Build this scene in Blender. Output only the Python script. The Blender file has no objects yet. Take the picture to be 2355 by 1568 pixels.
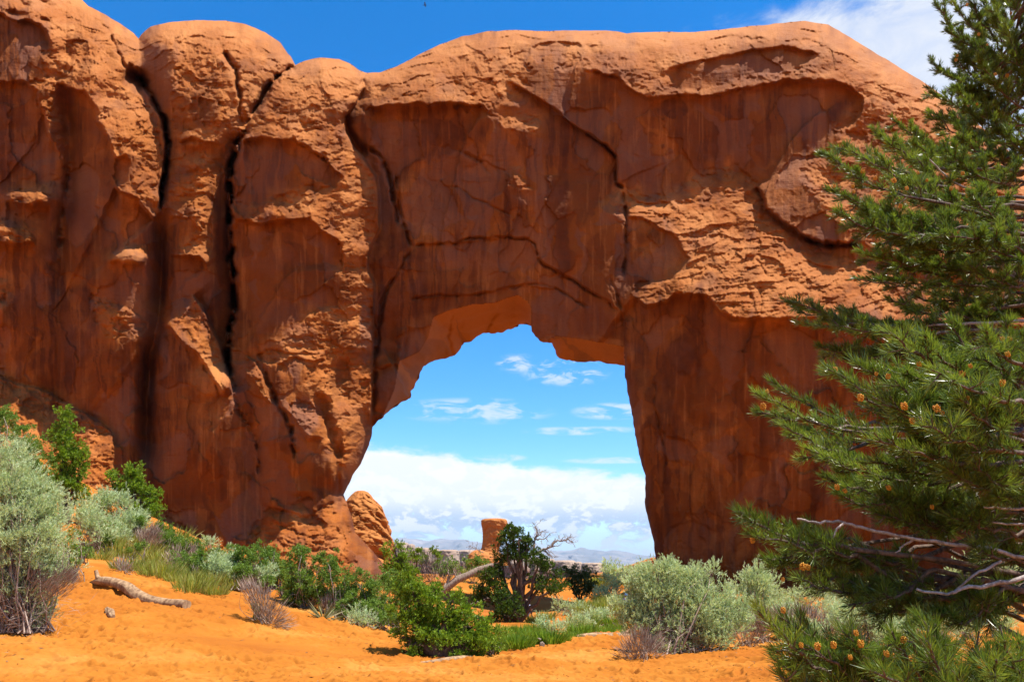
import bpy, bmesh, math, random
import numpy as np
from mathutils import Vector, Matrix, Quaternion
R = math.radians
sc = bpy.context.scene
col = sc.collection

# ------------------------------------------------------------------ camera
F = 1848.0; CX, CY = 1177.0, 784.0          # focal length and centre in tracing units
PITCH = R(15.7)
EYE = np.array([0.0, 0.0, 1.7])
cam_d = bpy.data.cameras.new('camera'); cam = bpy.data.objects.new('camera', cam_d); col.objects.link(cam)
cam.location = EYE.tolist(); cam.rotation_euler = (R(90) + PITCH, 0, 0)
cam_d.sensor_width = 36.0; cam_d.lens = 36.0 * F / 2354.0
cam_d.clip_start = 0.05; cam_d.clip_end = 90000
sc.camera = cam

# ------------------------------------------------------------------ sun + sky
SUN = np.array([0.37, -0.15, 0.91]); SUN /= np.linalg.norm(SUN)
sun_d = bpy.data.lights.new('sun', 'SUN'); sun = bpy.data.objects.new('sun', sun_d); col.objects.link(sun)
sun_d.energy = 5.0; sun_d.angle = R(0.53); sun_d.color = (1.0, 0.94, 0.85)
sun.rotation_euler = Vector(SUN.tolist()).to_track_quat('Z', 'Y').to_euler()
sc.view_settings.view_transform = 'Standard'; sc.view_settings.look = 'None'
sc.view_settings.exposure = 1.05; sc.view_settings.gamma = 1.0

def ray(px, py):
    a = (px - CX) / F; b = (CY - py) / F
    dy = math.cos(PITCH) - b * math.sin(PITCH); dz = math.sin(PITCH) + b * math.cos(PITCH)
    return a / dy, dz / dy
def at(px, py, Y):
    a, b = ray(px, py)
    return Vector((a * Y, Y, EYE[2] + b * Y))
def azel(px, py):
    a, b = ray(px, py)
    return math.atan2(a, 1.0), math.atan2(b, math.hypot(a, 1.0))

class NT:
    """tiny helper that writes maths as shader nodes"""
    def __init__(s, tree): s.t = tree; s.t.nodes.clear()
    def n(s, typ, **kw):
        nd = s.t.nodes.new(typ)
        for k, v in kw.items(): setattr(nd, k, v)
        return nd
    def link(s, a, b): s.t.links.new(a, b)
    def set(s, sock, v):
        if hasattr(v, 'is_linked') or hasattr(v, 'links'): s.link(v, sock)
        elif isinstance(v, (tuple, list)) and len(v) == 3 and sock.type == 'RGBA': sock.default_value = (*v, 1)
        else: sock.default_value = v
    def m(s, op, a, b=0.0, c=0.0, clamp=False):
        nd = s.n('ShaderNodeMath', operation=op, use_clamp=clamp)
        s.set(nd.inputs[0], a); s.set(nd.inputs[1], b); s.set(nd.inputs[2], c)
        return nd.outputs[0]
    def ss(s, x, e0, e1):
        nd = s.n('ShaderNodeMapRange', interpolation_type='SMOOTHSTEP')
        s.set(nd.inputs[0], x); s.set(nd.inputs[1], e0); s.set(nd.inputs[2], e1)
        nd.inputs[3].default_value = 0; nd.inputs[4].default_value = 1
        return nd.outputs[0]
    def mr(s, x, a, b, c, d):
        nd = s.n('ShaderNodeMapRange'); s.set(nd.inputs[0], x)
        for i, v in enumerate((a, b, c, d)): s.set(nd.inputs[i + 1], v)
        return nd.outputs[0]
    def mix(s, f, a, b, mode='MIX'):
        nd = s.n('ShaderNodeMix', data_type='RGBA', blend_type=mode)
        s.set(nd.inputs[0], f); s.set(nd.inputs[6], a); s.set(nd.inputs[7], b)
        return nd.outputs[2]
    def noise(s, vec, scale, detail=4, rough=0.55, dist=0.0, out=0):
        nd = s.n('ShaderNodeTexNoise'); s.set(nd.inputs['Vector'], vec)
        nd.inputs['Scale'].default_value = scale; nd.inputs['Detail'].default_value = detail
        nd.inputs['Roughness'].default_value = rough; nd.inputs['Distortion'].default_value = dist
        return nd.outputs[out]
    def comb(s, x, y, z=0.0):
        nd = s.n('ShaderNodeCombineXYZ'); s.set(nd.inputs[0], x); s.set(nd.inputs[1], y); s.set(nd.inputs[2], z)
        return nd.outputs[0]
    def mapping(s, vec, scale=(1, 1, 1), loc=(0, 0, 0), rot=(0, 0, 0)):
        nd = s.n('ShaderNodeMapping'); s.link(vec, nd.inputs[0])
        nd.inputs['Scale'].default_value = scale; nd.inputs['Location'].default_value = loc; nd.inputs['Rotation'].default_value = rot
        return nd.outputs[0]
    def ramp(s, f, stops):
        nd = s.n('ShaderNodeValToRGB'); s.set(nd.inputs[0], f); e = nd.color_ramp.elements
        while len(e) < len(stops): e.new(0.5)
        for el, (p, c) in zip(e, stops): el.position = p; el.color = (*c, 1)
        return nd.outputs[0]

world = bpy.data.worlds.new('World'); sc.world = world; world.use_nodes = True
w = NT(world.node_tree)
sky = w.n('ShaderNodeTexSky', sky_type='NISHITA', sun_disc=False)
sky.sun_elevation = math.asin(SUN[2]); sky.sun_rotation = math.atan2(SUN[0], SUN[1])
sky.altitude = 1500; sky.air_density = 1.0; sky.dust_density = 0.25; sky.ozone_density = 2.2
SKY_K = 0.112
hsv = w.n('ShaderNodeHueSaturation'); hsv.inputs['Saturation'].default_value = 1.42
hsv.inputs['Hue'].default_value = 0.497
w.link(sky.outputs[0], hsv.inputs['Color'])
skyc = w.mix(1.0, hsv.outputs[0], (SKY_K * 1.0, SKY_K * 1.02, SKY_K * 1.12), 'MULTIPLY')
tc = w.n('ShaderNodeTexCoord'); sep = w.n('ShaderNodeSeparateXYZ'); w.link(tc.outputs['Generated'], sep.inputs[0])
dx, dy, dz = sep.outputs
az = w.m('ARCTAN2', dx, dy); el = w.m('ARCSINE', dz)
# sky coordinates are radians of azimuth and elevation
def cl(sx, sy, off, scale, detail=6, rough=0.55, dist=0.2, rot=0.0):
    v = w.mapping(w.comb(az, el, 0.0), scale=(sx, sy, 1), loc=(off, off * .7, off), rot=(0, 0, rot))
    return w.noise(v, scale, detail, rough, dist)
big = cl(1, 1.6, 3.1, 9, 7, .58)
fine = cl(1, 2.6, 7.7, 30, 8, .6)
puff = cl(1, 1.7, 1.3, 34, 8, .62, .4)
E = lambda x, y: azel(x, y)
(a0, e0), (a1, e1) = E(800, 1012), E(1480, 1092)
slope = (e1 - e0) / (a1 - a0)
edge = w.m('ADD', w.m('MULTIPLY', w.m('SUBTRACT', az, a0), slope), e0)
edge = w.m('ADD', edge, w.m('MULTIPLY', w.m('SUBTRACT', fine, .5), .035))
bank = w.ss(w.m('SUBTRACT', edge, el), -0.003, 0.011)
low = w.ss(el, E(1177, 1275)[1], E(1177, 1120)[1])          # 0 at the horizon, 1 up in the bank
holes = w.ss(w.m('ADD', puff, w.m('MULTIPLY', low, .34)), .50, .60)
bank_m = w.m('MULTIPLY', bank, holes)
# thin wisps through the opening
def wisp(px, py, rx, ry, soft, nz, t0, t1, tilt=0.0):
    ax, ey = E(px, py); rx /= F; ry /= F
    u = w.m('DIVIDE', w.m('SUBTRACT', az, ax), rx)
    dv = w.m('SUBTRACT', w.m('SUBTRACT', el, ey), w.m('MULTIPLY', w.m('SUBTRACT', az, ax), tilt))
    v = w.m('DIVIDE', dv, ry)
    d = w.m('ADD', w.m('MULTIPLY', u, u), w.m('MULTIPLY', v, v))
    k = w.ss(d, 1.0, soft)
    return w.m('MULTIPLY', k, w.ss(nz, t0, t1))
wn = cl(1, 3.2, 12.4, 22, 7, .6, .6)
wn2 = cl(1, 2.2, 21.4, 38, 7, .62, .5)
ws = [wisp(1090, 945, 210, 34, .2, wn, .44, .62), wisp(1410, 945, 110, 22, .2, wn, .40, .58), wisp(1330, 990, 150, 12, .2, wn, .42, .62),
      wisp(1300, 850, 120, 44, .2, wn2, .46, .64), wisp(1190, 835, 60, 26, .1, wn2, .44, .62), wisp(1420, 1058, 140, 9, .2, wn, .4, .6),
      wisp(1150, 1052, 70, 10, .2, wn, .42, .6)]
wm = ws[0]
for q in ws[1:]: wm = w.m('MAXIMUM', wm, q)
wm = w.m('MULTIPLY', wm, .62)
# the streaked cloud above the right end of the rock
(b0, f0), (b1, f1) = E(1560, 95), E(1830, 24)
streak = cl(1.0, 2.2, 5.5, 11, 8, .62, .5, rot=-.55)
edge2 = w.m('ADD', w.m('MULTIPLY', w.ss(az, b0, b1), f1 - f0 + .006), f0 - .004)
edge2 = w.m('ADD', edge2, w.m('MULTIPLY', w.m('SUBTRACT', streak, .5), .085))
top = w.ss(w.m('SUBTRACT', edge2, el), -.012, .03)
top = w.m('MULTIPLY', top, w.ss(az, b0 - .03, b0 + .07))
top = w.m('MULTIPLY', top, w.mr(streak, .3, .6, .72, 1.0))
top = w.m('MULTIPLY', top, w.m('SUBTRACT', 1.0, w.ss(az, b0 + .75, b0 + 1.1)))
top = w.m('MULTIPLY', top, w.ss(el, .12, .2))
# elsewhere (behind the camera, out of the picture) scattered cloud
behind = w.m('MULTIPLY', w.ss(w.m('ABSOLUTE', az), 1.0, 1.5), w.ss(big, .52, .66))
behind = w.m('MULTIPLY', behind, w.ss(el, 0.0, .15))
C = lambda *v: tuple(q / 2 ** 1.05 for q in v)
shade = w.mix(w.ss(w.m('SUBTRACT', puff, w.m('MULTIPLY', fine, .4)), .27, .36), C(.60, .72, .88), C(1.12, 1.12, 1.10))
shade = w.mix(w.ss(low, .0, .5), w.mix(.5, shade, C(.62, .78, .95)), shade)
shade = w.mix(w.m('MULTIPLY', w.ss(low, .45, 1.0), .8), shade, C(1.2, 1.19, 1.17))
c1 = w.mix(wm, skyc, C(1.0, 1.02, 1.06))
hz = w.ss(el, .075, 0.0)
c1 = w.mix(w.m('MULTIPLY', hz, .75), c1, C(.47, .68, .93))
c2 = w.mix(w.m('MULTIPLY', bank_m, .97), c1, shade)
c3 = w.mix(w.m('MULTIPLY', top, .96), c2, C(.86, .90, .98))
c4 = w.mix(w.m('MULTIPLY', behind, .8), c3, C(.8, .84, .9))
bg = w.n('ShaderNodeBackground'); w.link(c4, bg.inputs[0]); bg.inputs[1].default_value = 1.0
wo = w.n('ShaderNodeOutputWorld'); w.link(bg.outputs[0], wo.inputs[0])

# ------------------------------------------------------------------ object helpers
def tag(o, label=None, cat=None, group=None, kind=None):
    if label: o['label'] = label
    if cat: o['category'] = cat
    if group: o['group'] = group
    if kind: o['kind'] = kind
    return o
def empty(name, loc=(0, 0, 0)):
    o = bpy.data.objects.new(name, None); col.objects.link(o); o.location = loc; o.empty_display_size = .2
    return o
def mesh_obj(name, verts, faces, mat, parent=None, smooth=True, attrs=None, loc=None):
    """verts (n,3) array, faces (m,k) array or list of such arrays"""
    verts = np.asarray(verts, dtype=np.float32)
    if parent is not None and loc is None:
        verts = verts - np.array(parent.matrix_basis.translation, dtype=np.float32)
    if loc is not None: verts = verts - np.array(loc, dtype=np.float32)
    if not isinstance(faces, list): faces = [faces]
    faces = [np.asarray(f, dtype=np.int32) for f in faces if len(f)]
    me = bpy.data.meshes.new(name)
    me.vertices.add(len(verts)); me.vertices.foreach_set('co', verts.ravel())
    nl = sum(f.size for f in faces); nf = sum(len(f) for f in faces)
    me.loops.add(nl); me.polygons.add(nf)
    me.loops.foreach_set('vertex_index', np.concatenate([f.ravel() for f in faces]))
    tot = np.concatenate([np.full(len(f), f.shape[1], dtype=np.int32) for f in faces])
    st = np.concatenate([[0], np.cumsum(tot)[:-1]]).astype(np.int32)
    me.polygons.foreach_set('loop_start', st)
    try: me.polygons.foreach_set('loop_total', tot)
    except Exception: pass
    me.polygons.foreach_set('use_smooth', np.full(nf, smooth, dtype=bool))
    if attrs:
        for k, (typ, arr) in attrs.items():
            at_ = me.attributes.new(k, typ, 'POINT')
            at_.data.foreach_set('color' if 'COLOR' in typ else 'value', np.asarray(arr, dtype=np.float32).ravel())
    me.update(calc_edges=True)
    if isinstance(mat, (list, tuple)):
        for q in mat: me.materials.append(q)
    elif mat is not None: me.materials.append(mat)
    o = bpy.data.objects.new(name, me); col.objects.link(o)
    if parent is not None: o.parent = parent
    if loc is not None: o.location = loc
    return o
def principled(name):
    m = bpy.data.materials.new(name); m.use_nodes = True
    t = NT(m.node_tree); b = t.n('ShaderNodeBsdfPrincipled'); o = t.n('ShaderNodeOutputMaterial')
    t.link(b.outputs[0], o.inputs[0])
    return m, t, b
def bump(t, b, h, strength, dist):
    nd = t.n('ShaderNodeBump'); nd.inputs['Strength'].default_value = strength; nd.inputs['Distance'].default_value = dist
    t.link(h, nd.inputs['Height']); t.link(nd.outputs[0], b.inputs['Normal'])

# ------------------------------------------------------------------ numeric noise
def hash2(ix, iy, seed):
    n = (ix.astype(np.int64) * 374761393 + iy.astype(np.int64) * 668265263 + seed * 1442695041) & 0xFFFFFFFF
    n = ((n ^ (n >> 13)) * 1274126177) & 0xFFFFFFFF
    n = n ^ (n >> 16)
    return (n & 0xFFFFFF).astype(np.float32) / 16777215.0
def vnoise(x, y, seed=0):
    ix = np.floor(x); iy = np.floor(y); fx = (x - ix).astype(np.float32); fy = (y - iy).astype(np.float32)
    ux = fx * fx * fx * (fx * (fx * 6 - 15) + 10); uy = fy * fy * fy * (fy * (fy * 6 - 15) + 10)
    a = hash2(ix, iy, seed); b = hash2(ix + 1, iy, seed); c = hash2(ix, iy + 1, seed); d = hash2(ix + 1, iy + 1, seed)
    return (a + (b - a) * ux) * (1 - uy) + (c + (d - c) * ux) * uy - 0.5
def fbm(x, y, seed=0, octv=5, gain=.5, lac=2.03):
    r = 0; amp = 1; s = 0
    for i in range(octv):
        r = r + vnoise(x, y, seed + i * 17) * amp; s += amp; amp *= gain; x = x * lac + 3.7; y = y * lac + 1.3
    return r / s * 2
def ridged(x, y, seed=0, octv=4):
    r = 0; amp = 1; s = 0
    for i in range(octv):
        r = r + (1 - np.abs(vnoise(x, y, seed + i * 13)) * 4) * amp; s += amp; amp *= .5; x = x * 2.1 + 1.7; y = y * 2.1 + 5.1
    return r / s
def facets(x, y, seed=0, tilt=1.0):
    """cells, each its own random tilted plane: chipped blocky rock; returns height"""
    ix = np.floor(x); iy = np.floor(y)
    best = np.full(x.shape, 9.0, np.float32); h = np.zeros(x.shape, np.float32)
    for oy in (-1, 0, 1):
        for ox in (-1, 0, 1):
            cx = ix + ox; cy = iy + oy
            px = cx + .1 + .8 * hash2(cx, cy, seed); py = cy + .1 + .8 * hash2(cx, cy, seed + 5)
            ddx = (x - px).astype(np.float32); ddy = (y - py).astype(np.float32)
            d = ddx * ddx + ddy * ddy
            hh = (hash2(cx, cy, seed + 9) - .5) + tilt * (ddx * (hash2(cx, cy, seed + 21) - .5) + ddy * (hash2(cx, cy, seed + 33) - .5)) * 2
            k = d < best; best = np.where(k, d, best); h = np.where(k, hh, h)
    return h
def pdist(X, Y, poly, closed=False):
    """distance, signed side (+ = below a left-to-right line) and distance to the line's ends"""
    P = np.asarray(poly, np.float32)
    if closed: P = np.vstack([P, P[:1]])
    best = np.full(X.shape, 1e9, np.float32); side = np.zeros(X.shape, np.float32); al = np.zeros(X.shape, np.float32)
    L = 0.0
    for (x0, y0), (x1, y1) in zip(P[:-1], P[1:]):
        ex, ey = x1 - x0, y1 - y0; l2 = ex * ex + ey * ey + 1e-9; l = math.sqrt(l2)
        rx = X - x0; ry = Y - y0
        t = np.clip((rx * ex + ry * ey) / l2, 0, 1)
        qx = rx - t * ex; qy = ry - t * ey; d = qx * qx + qy * qy
        k = d < best
        best = np.where(k, d, best); side = np.where(k, ex * ry - ey * rx, side); al = np.where(k, L + t * l, al)
        L += l
    return np.sqrt(best), np.sign(side), np.minimum(al, L - al)
def inside(X, Y, poly):
    P = np.asarray(poly, np.float32); r = np.zeros(X.shape, bool)
    for i in range(len(P)):
        x0, y0 = P[i - 1]; x1, y1 = P[i]
        if y0 == y1: continue
        c = ((y0 > Y) != (y1 > Y)) & (X < (x1 - x0) * (Y - y0) / (y1 - y0) + x0)
        r ^= c
    return r
def sst(x, a, b):
    t = np.clip((x - a) / (b - a), 0, 1); return t * t * (3 - 2 * t)
def rbf(pts, vals, qx, qy, scale=1.0):
    P = np.asarray(pts, float) / scale; n = len(P)
    def U(r): return np.where(r > 0, r * r * np.log(r + 1e-9), 0)
    A = U(np.hypot(P[:, None, 0] - P[None, :, 0], P[:, None, 1] - P[None, :, 1])) + np.eye(n) * 1e-3
    T = np.hstack([np.ones((n, 1)), P]); M = np.vstack([np.hstack([A, T]), np.hstack([T.T, np.zeros((3, 3))])])
    w_ = np.linalg.solve(M, np.concatenate([np.asarray(vals, float), np.zeros(3)]))
    out = w_[n] + w_[n + 1] * qx / scale + w_[n + 2] * qy / scale
    for i in range(n):
        r = np.hypot(qx / scale - P[i, 0], qy / scale - P[i, 1]); out = out + w_[i] * U(r)
    return out
# ------------------------------------------------------------------ ground
# hand-surveyed ground points: tracing position and distance
GP = [(0,1568,10.5),(300,1568,10.8),(600,1568,11.3),(900,1568,11.8),(1177,1568,12.2),(1500,1568,12.2),(1800,1568,11.5),(2100,1568,10.5),(2354,1568,10),
      (0,1480,12.6),(150,1440,14),(300,1400,15.5),(430,1400,15.8),(600,1440,15.5),(760,1450,16.5),(900,1475,16.5),(1050,1505,15.5),(1200,1500,15.8),(1330,1470,18),(1450,1470,18),(1700,1480,17),(1760,1470,17.5),
      (130,1350,17),(220,1300,19),(330,1310,20),(560,1330,22),(640,1360,21),(800,1420,19.5),
      (0,1330,17.5),(0,1180,25),(60,1095,31),(150,1155,30),(250,1180,29),(380,1200,35.5),(200,1125,35),(0,1000,33.5),(470,1250,36.5),(620,1290,37),(800,1330,38.5),(885,1345,40),(700,1350,30),(500,1290,30),(400,1290,27),
      (1000,1440,26),(1150,1440,30),(1195,1415,48),(1440,1412,56),(1250,1380,50),(1100,1345,54),(1240,1330,62),(1000,1320,60),(1340,1400,44),(1300,1430,34),(1400,1430,33),
      (1510,1335,43),(1700,1350,42),(1560,1400,30),(1750,1400,29),(1900,1370,38),(2100,1370,37),(2354,1380,36),(2000,1480,18),(2200,1480,17),(2354,1500,15),(2100,1420,27),
      (1400,1335,60)]
_gx, _gy, _gz = [], [], []
for px, py, Y in GP:
    p = at(px, py, Y); _gx.append(p.x); _gy.append(p.y); _gz.append(p.z)
for x, y, z in [(-3,3,0.0),(3,3,0.05),(0,6,0.0),(-8,4,.3),(8,4,.2),(-14,14,1.2),(16,14,.5),(-28,22,7),(-34,36,9),(28,30,.6),(34,44,1.0),(0,72,-1.5),(-25,60,2),(30,66,-.5),(0,-6,0),(-12,-5,.5),(12,-5,.4),(14,72,-1.0)]:
    _gx.append(x); _gy.append(y); _gz.append(z)
_GPTS = np.stack([_gx, _gy], 1)
def ground_z(x, y):
    x = np.asarray(x, float); y = np.asarray(y, float)
    r = np.hypot(x, y - 30)
    cx = np.clip(x, -36, 36); cy = np.clip(y, -8, 75)
    z = rbf(_GPTS, _gz, cx, cy, 10.0)
    k = sst(np.hypot(x - cx, y - cy), 0, 60)
    far = -3.0 - 24.0 * sst(r, 90, 600)
    z = z * (1 - k) + far * k
    return z
def ground_hit(px, py, y0=6.0, y1=75.0):
    a, b = ray(px, py)
    Y = np.linspace(y0, y1, 700); g = ground_z(a * Y, Y); rz = EYE[2] + b * Y
    below = np.nonzero(rz <= g)[0]
    i = below[0] if len(below) else len(Y) - 1
    return Vector((a * Y[i], Y[i], float(g[i])))
def gpt(x, y): return Vector((x, y, float(ground_z(np.array([x]), np.array([y]))[0])))

def sand_relief(x, y):
    """small real relief: drift undulation and trampled prints"""
    h = fbm(x * .45, y * .6, 3, 4) * .10 + fbm(x * 2.1, y * 2.6, 11, 4) * .035
    tr = sst(fbm(x * .22 + 4, y * .35, 40, 3) + .55 - .05 * np.abs(y - 12.5), .05, .6)          # where people have walked
    tr = np.maximum(tr, sst(y, 13.6, 12.2) * .85) * sst(x, 9, 4.5) 
    for sc_, seed, amp, thr in ((2.3, 71, .055, .5), (3.9, 77, .045, .62), (7.0, 81, .026, .66)):
        X = x * sc_ * .8 + fbm(x * 2, y * 2, 5, 2) * .5; Y = y * sc_ * 1.15
        ix = np.floor(X); iy = np.floor(Y)
        for oy in (-1, 0, 1):
            for ox in (-1, 0, 1):
                cx = ix + ox; cy = iy + oy
                px = cx + .2 + .6 * hash2(cx, cy, seed); py = cy + .2 + .6 * hash2(cx, cy, seed + 1)
                on = hash2(cx, cy, seed + 2) < thr * tr
                an = hash2(cx, cy, seed + 3) * 2.2 - 1.1; sz = .25 + .3 * hash2(cx, cy, seed + 4)
                u = (X - px) * np.cos(an) + (Y - py) * np.sin(an); v = -(X - px) * np.sin(an) + (Y - py) * np.cos(an)
                d = (u / sz) ** 2 + (v / (sz * .55)) ** 2
                h = h + np.where(on, -amp * np.exp(-d * 1.8) + amp * .55 * np.exp(-(np.sqrt(d) - 1.35) ** 2 * 7), 0)
    return h
th = np.concatenate([np.linspace(-math.pi, R(-46), 40)[:-1], np.linspace(R(-46), R(46), 1150), np.linspace(R(46), math.pi, 40)[1:]])
rr = np.concatenate([np.geomspace(.02, 7.5, 36)[:-1], np.geomspace(7.5, 26, 640)[:-1], np.geomspace(26, 80, 260)[:-1], np.geomspace(80, 45000, 70)])
TH, RR = np.meshgrid(th, rr)
GX = RR * np.sin(TH); GY = RR * np.cos(TH)
def grid_up(fn, A, B, k=6):
    ri = np.unique(np.append(np.arange(0, A.shape[0], k), A.shape[0] - 1)); ci = np.unique(np.append(np.arange(0, A.shape[1], k), A.shape[1] - 1))
    C = fn(A[np.ix_(ri, ci)], B[np.ix_(ri, ci)])
    T = np.stack([np.interp(np.arange(A.shape[1]), ci, r_) for r_ in C])
    return np.stack([np.interp(np.arange(A.shape[0]), ri, T[:, j]) for j in range(A.shape[1])], 1)
GZ = grid_up(ground_z, GX, GY)
near = sst(RR, 60, 30) 
GZ = GZ + sand_relief(GX, GY) * near + fbm(GX * .02, GY * .02, 91, 4) * 2.5 * sst(RR, 90, 400)
ni, nj = GX.shape
idx = np.arange(ni * nj).reshape(ni, nj)
q = np.stack([idx[:-1, :-1], idx[1:, :-1], idx[1:, 1:], idx[:-1, 1:]], -1).reshape(-1, 4)[:, ::-1]
gv = np.stack([GX, GY, GZ], -1).reshape(-1, 3)
m_sand, t, b = principled('orange_sand')
geo = t.n('ShaderNodeNewGeometry'); pos = geo.outputs['Position']
n1 = t.noise(t.mapping(pos, (1, 1.5, 1)), .35, 5, .6); n2 = t.noise(pos, 5, 6, .6); n3 = t.noise(pos, 120, 3, .6)
c = t.ramp(n1, [(.32, (.275, .080, .0090)), (.52, (.350, .122, .0150)), (.68, (.420, .176, .0340))])
c = t.mix(t.m('MULTIPLY', t.ss(n2, .52, .75), .45), c, (0.2496, 0.0780, 0.0094))
c = t.mix(t.m('MULTIPLY', t.ss(n3, .58, .75), .30), c, (0.1872, 0.0572, 0.0094))
spk = t.n('ShaderNodeTexVoronoi'); t.link(t.mapping(pos, (1, 1.6, 1)), spk.inputs['Vector']); spk.inputs['Scale'].default_value = 9
lit = t.m('MULTIPLY', t.ss(spk.outputs['Distance'], .13, .06), t.ss(t.noise(pos, 1.2, 3), .52, .62))
c = t.mix(t.m('MULTIPLY', lit, .75), c, (0.1040, 0.0364, 0.0104))
# distance: the sand gives way to pale slickrock and scrub flats past the arch
sp = t.n('ShaderNodeSeparateXYZ'); t.link(pos, sp.inputs[0])
farf = t.ss(t.m('ADD', sp.outputs[1], t.m('MULTIPLY', t.noise(pos, .02, 3), 60)), 110, 170)
fc = t.ramp(t.noise(pos, .01, 6), [(.35, (0.0520, 0.0572, 0.0260)), (.5, (0.2184, 0.1144, 0.0572)), (.65, (0.2600, 0.1716, 0.1040))])
c = t.mix(farf, c, fc)
t.link(c, b.inputs['Base Color']); b.inputs['Roughness'].default_value = .95; b.inputs['Specular IOR Level'].default_value = .1
bump(t, b, t.m('ADD', t.noise(pos, 22, 6, .6), t.m('MULTIPLY', n3, .35)), .35, .03)
ground = mesh_obj('ground', gv, q, m_sand); tag(ground, kind='structure')
# ------------------------------------------------------------------ the sandstone fin with its arch
def rock_material(name, bed=1.0):
    m, t, b = principled(name)
    geo = t.n('ShaderNodeNewGeometry'); pos = geo.outputs['Position']
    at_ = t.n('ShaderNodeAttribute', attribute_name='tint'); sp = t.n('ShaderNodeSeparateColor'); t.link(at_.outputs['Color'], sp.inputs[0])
    fresh_lit, varn_shade, grey = sp.outputs
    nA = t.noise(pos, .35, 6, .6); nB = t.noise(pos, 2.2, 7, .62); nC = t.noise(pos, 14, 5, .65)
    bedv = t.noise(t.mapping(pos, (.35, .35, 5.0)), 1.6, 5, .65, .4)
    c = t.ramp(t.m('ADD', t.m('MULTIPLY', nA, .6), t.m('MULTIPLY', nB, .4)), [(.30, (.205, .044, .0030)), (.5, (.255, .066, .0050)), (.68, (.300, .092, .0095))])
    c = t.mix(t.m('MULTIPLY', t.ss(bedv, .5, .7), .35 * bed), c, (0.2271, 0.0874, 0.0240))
    c = t.mix(fresh_lit, c, (.40, .152, .040))
    c = t.mix(t.m('MULTIPLY', varn_shade, t.mr(nB, .3, .65, .75, 1.0)), c, (.066, .0145, .0035))
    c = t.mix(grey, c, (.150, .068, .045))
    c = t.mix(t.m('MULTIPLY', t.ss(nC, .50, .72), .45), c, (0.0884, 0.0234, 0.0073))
    t.link(c, b.inputs['Base Color']); b.inputs['Roughness'].default_value = .88; b.inputs['Specular IOR Level'].default_value = .18
    h = t.m('ADD', t.m('MULTIPLY', nB, .5), t.m('MULTIPLY', nC, .22)); h = t.m('ADD', h, t.m('MULTIPLY', bedv, .35 * bed))
    h = t.m('ADD', h, t.m('MULTIPLY', t.noise(pos, 38, 3, .7), .10)); bump(t, b, h, .75, .12)
    return m
m_rock = rock_material('red_sandstone')

TOP = [(-260,-330),(-100,-190),(60,-95),(184,-3),(203,15),(240,34),(278,56),(308,77),(319,90),(325,80),(345,62),(390,52),(450,47),(520,49),(565,57),(610,75),(645,100),(668,130),(679,150),(700,140),(735,134),(780,137),(810,150),(825,162),(840,168),(872,168),(905,157),(960,128),(1010,104),(1060,85),(1120,73),(1190,70),(1240,73),(1300,71),(1400,71),(1440,77),(1520,74),(1600,75),(1680,66),(1760,58),(1850,49),(1905,58),(1945,80),(2000,115),(2050,145),(2100,175),(2150,208),(2220,262),(2300,330),(2400,420),(2520,500),(2700,640)]
HOLE_L = [(900,1460),(893,1400),(889,1340),(883,1300),(871,1283),(856,1266),(832,1241),(817,1223),(811,1196),(805,1175),(799,1157),(793,1145),(790,1136),(796,1124),(803,1108),(811,1092),(830,1066),(847,1029),(855,1002),(856.5,981)]
HOLE_T = [(856.5,981),(862,975),(883,954),(909,933),(943,914),(946,901),(958,879),(965,856),(976,841),(1006,828),(1040,820),(1055,807),(1066,787),(1083,785),(1111,767),(1155,765),(1179,755),(1194,746.5),(1211,744),(1220,751),(1232,775.5),(1250,788.5),(1269,790.5),(1280,818.5),(1292,827),(1325,833),(1352,831),(1382,831),(1412,838),(1436,841)]
HOLE_R = [(1436,841),(1438,867),(1442,901),(1453,946),(1460.6,999),(1472,1055),(1483,1092.6),(1484,1110),(1483,1166),(1488.6,1187),(1497.6,1223),(1503.6,1247),(1507,1277),(1506.6,1292),(1506,1340),(1508,1460)]
OUT = TOP + [(2700,1460)] + HOLE_R[::-1] + HOLE_T[::-1][1:] + HOLE_L[::-1][1:] + [(-260,1460)]
def dens(poly, amp, step=7, seed=0, warp=14.):
    """resample a traced line and roughen it"""
    P = np.asarray(poly, float); out = []
    for (x0, y0), (x1, y1) in zip(P[:-1], P[1:]):
        n = max(1, int(math.hypot(x1 - x0, y1 - y0) / step))
        for i in range(n): out.append((x0 + (x1 - x0) * i / n, y0 + (y1 - y0) * i / n))
    out.append(tuple(P[-1])); Q = np.array(out)
    nx = fbm(Q[:, 0] / warp + seed, Q[:, 1] / warp, seed, 3) * amp; ny = fbm(Q[:, 0] / warp, Q[:, 1] / warp + seed + 9, seed + 3, 3) * amp
    Q[1:-1, 0] += nx[1:-1]; Q[1:-1, 1] += ny[1:-1]
    return Q.tolist()
TOPd = dens(TOP, 1.8, 8, 1, 20); HLd = dens(HOLE_L, 2.2, 6, 2, 16); HTd = dens(HOLE_T, 4.0, 5, 3, 11); HRd = dens(HOLE_R, 2.4, 6, 4, 16)
OUTd = TOPd + [(2700,1460)] + HRd[::-1] + HTd[::-1][1:] + HLd[::-1][1:] + [(-260,1460)]

ST = 2.05
xs = np.arange(-255, 2695, ST); ys = np.arange(-300, 1455, ST)
# outside the frame a coarser grid is enough
xs = np.concatenate([np.arange(-255, -24, 7.0), np.arange(-20, 2375, ST), np.arange(2380, 2696, 7.0)])
ys = np.concatenate([np.arange(-325, -18, 7.0), np.arange(-15, 1400, ST), np.arange(1404, 1458, 6.0)])
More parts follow.
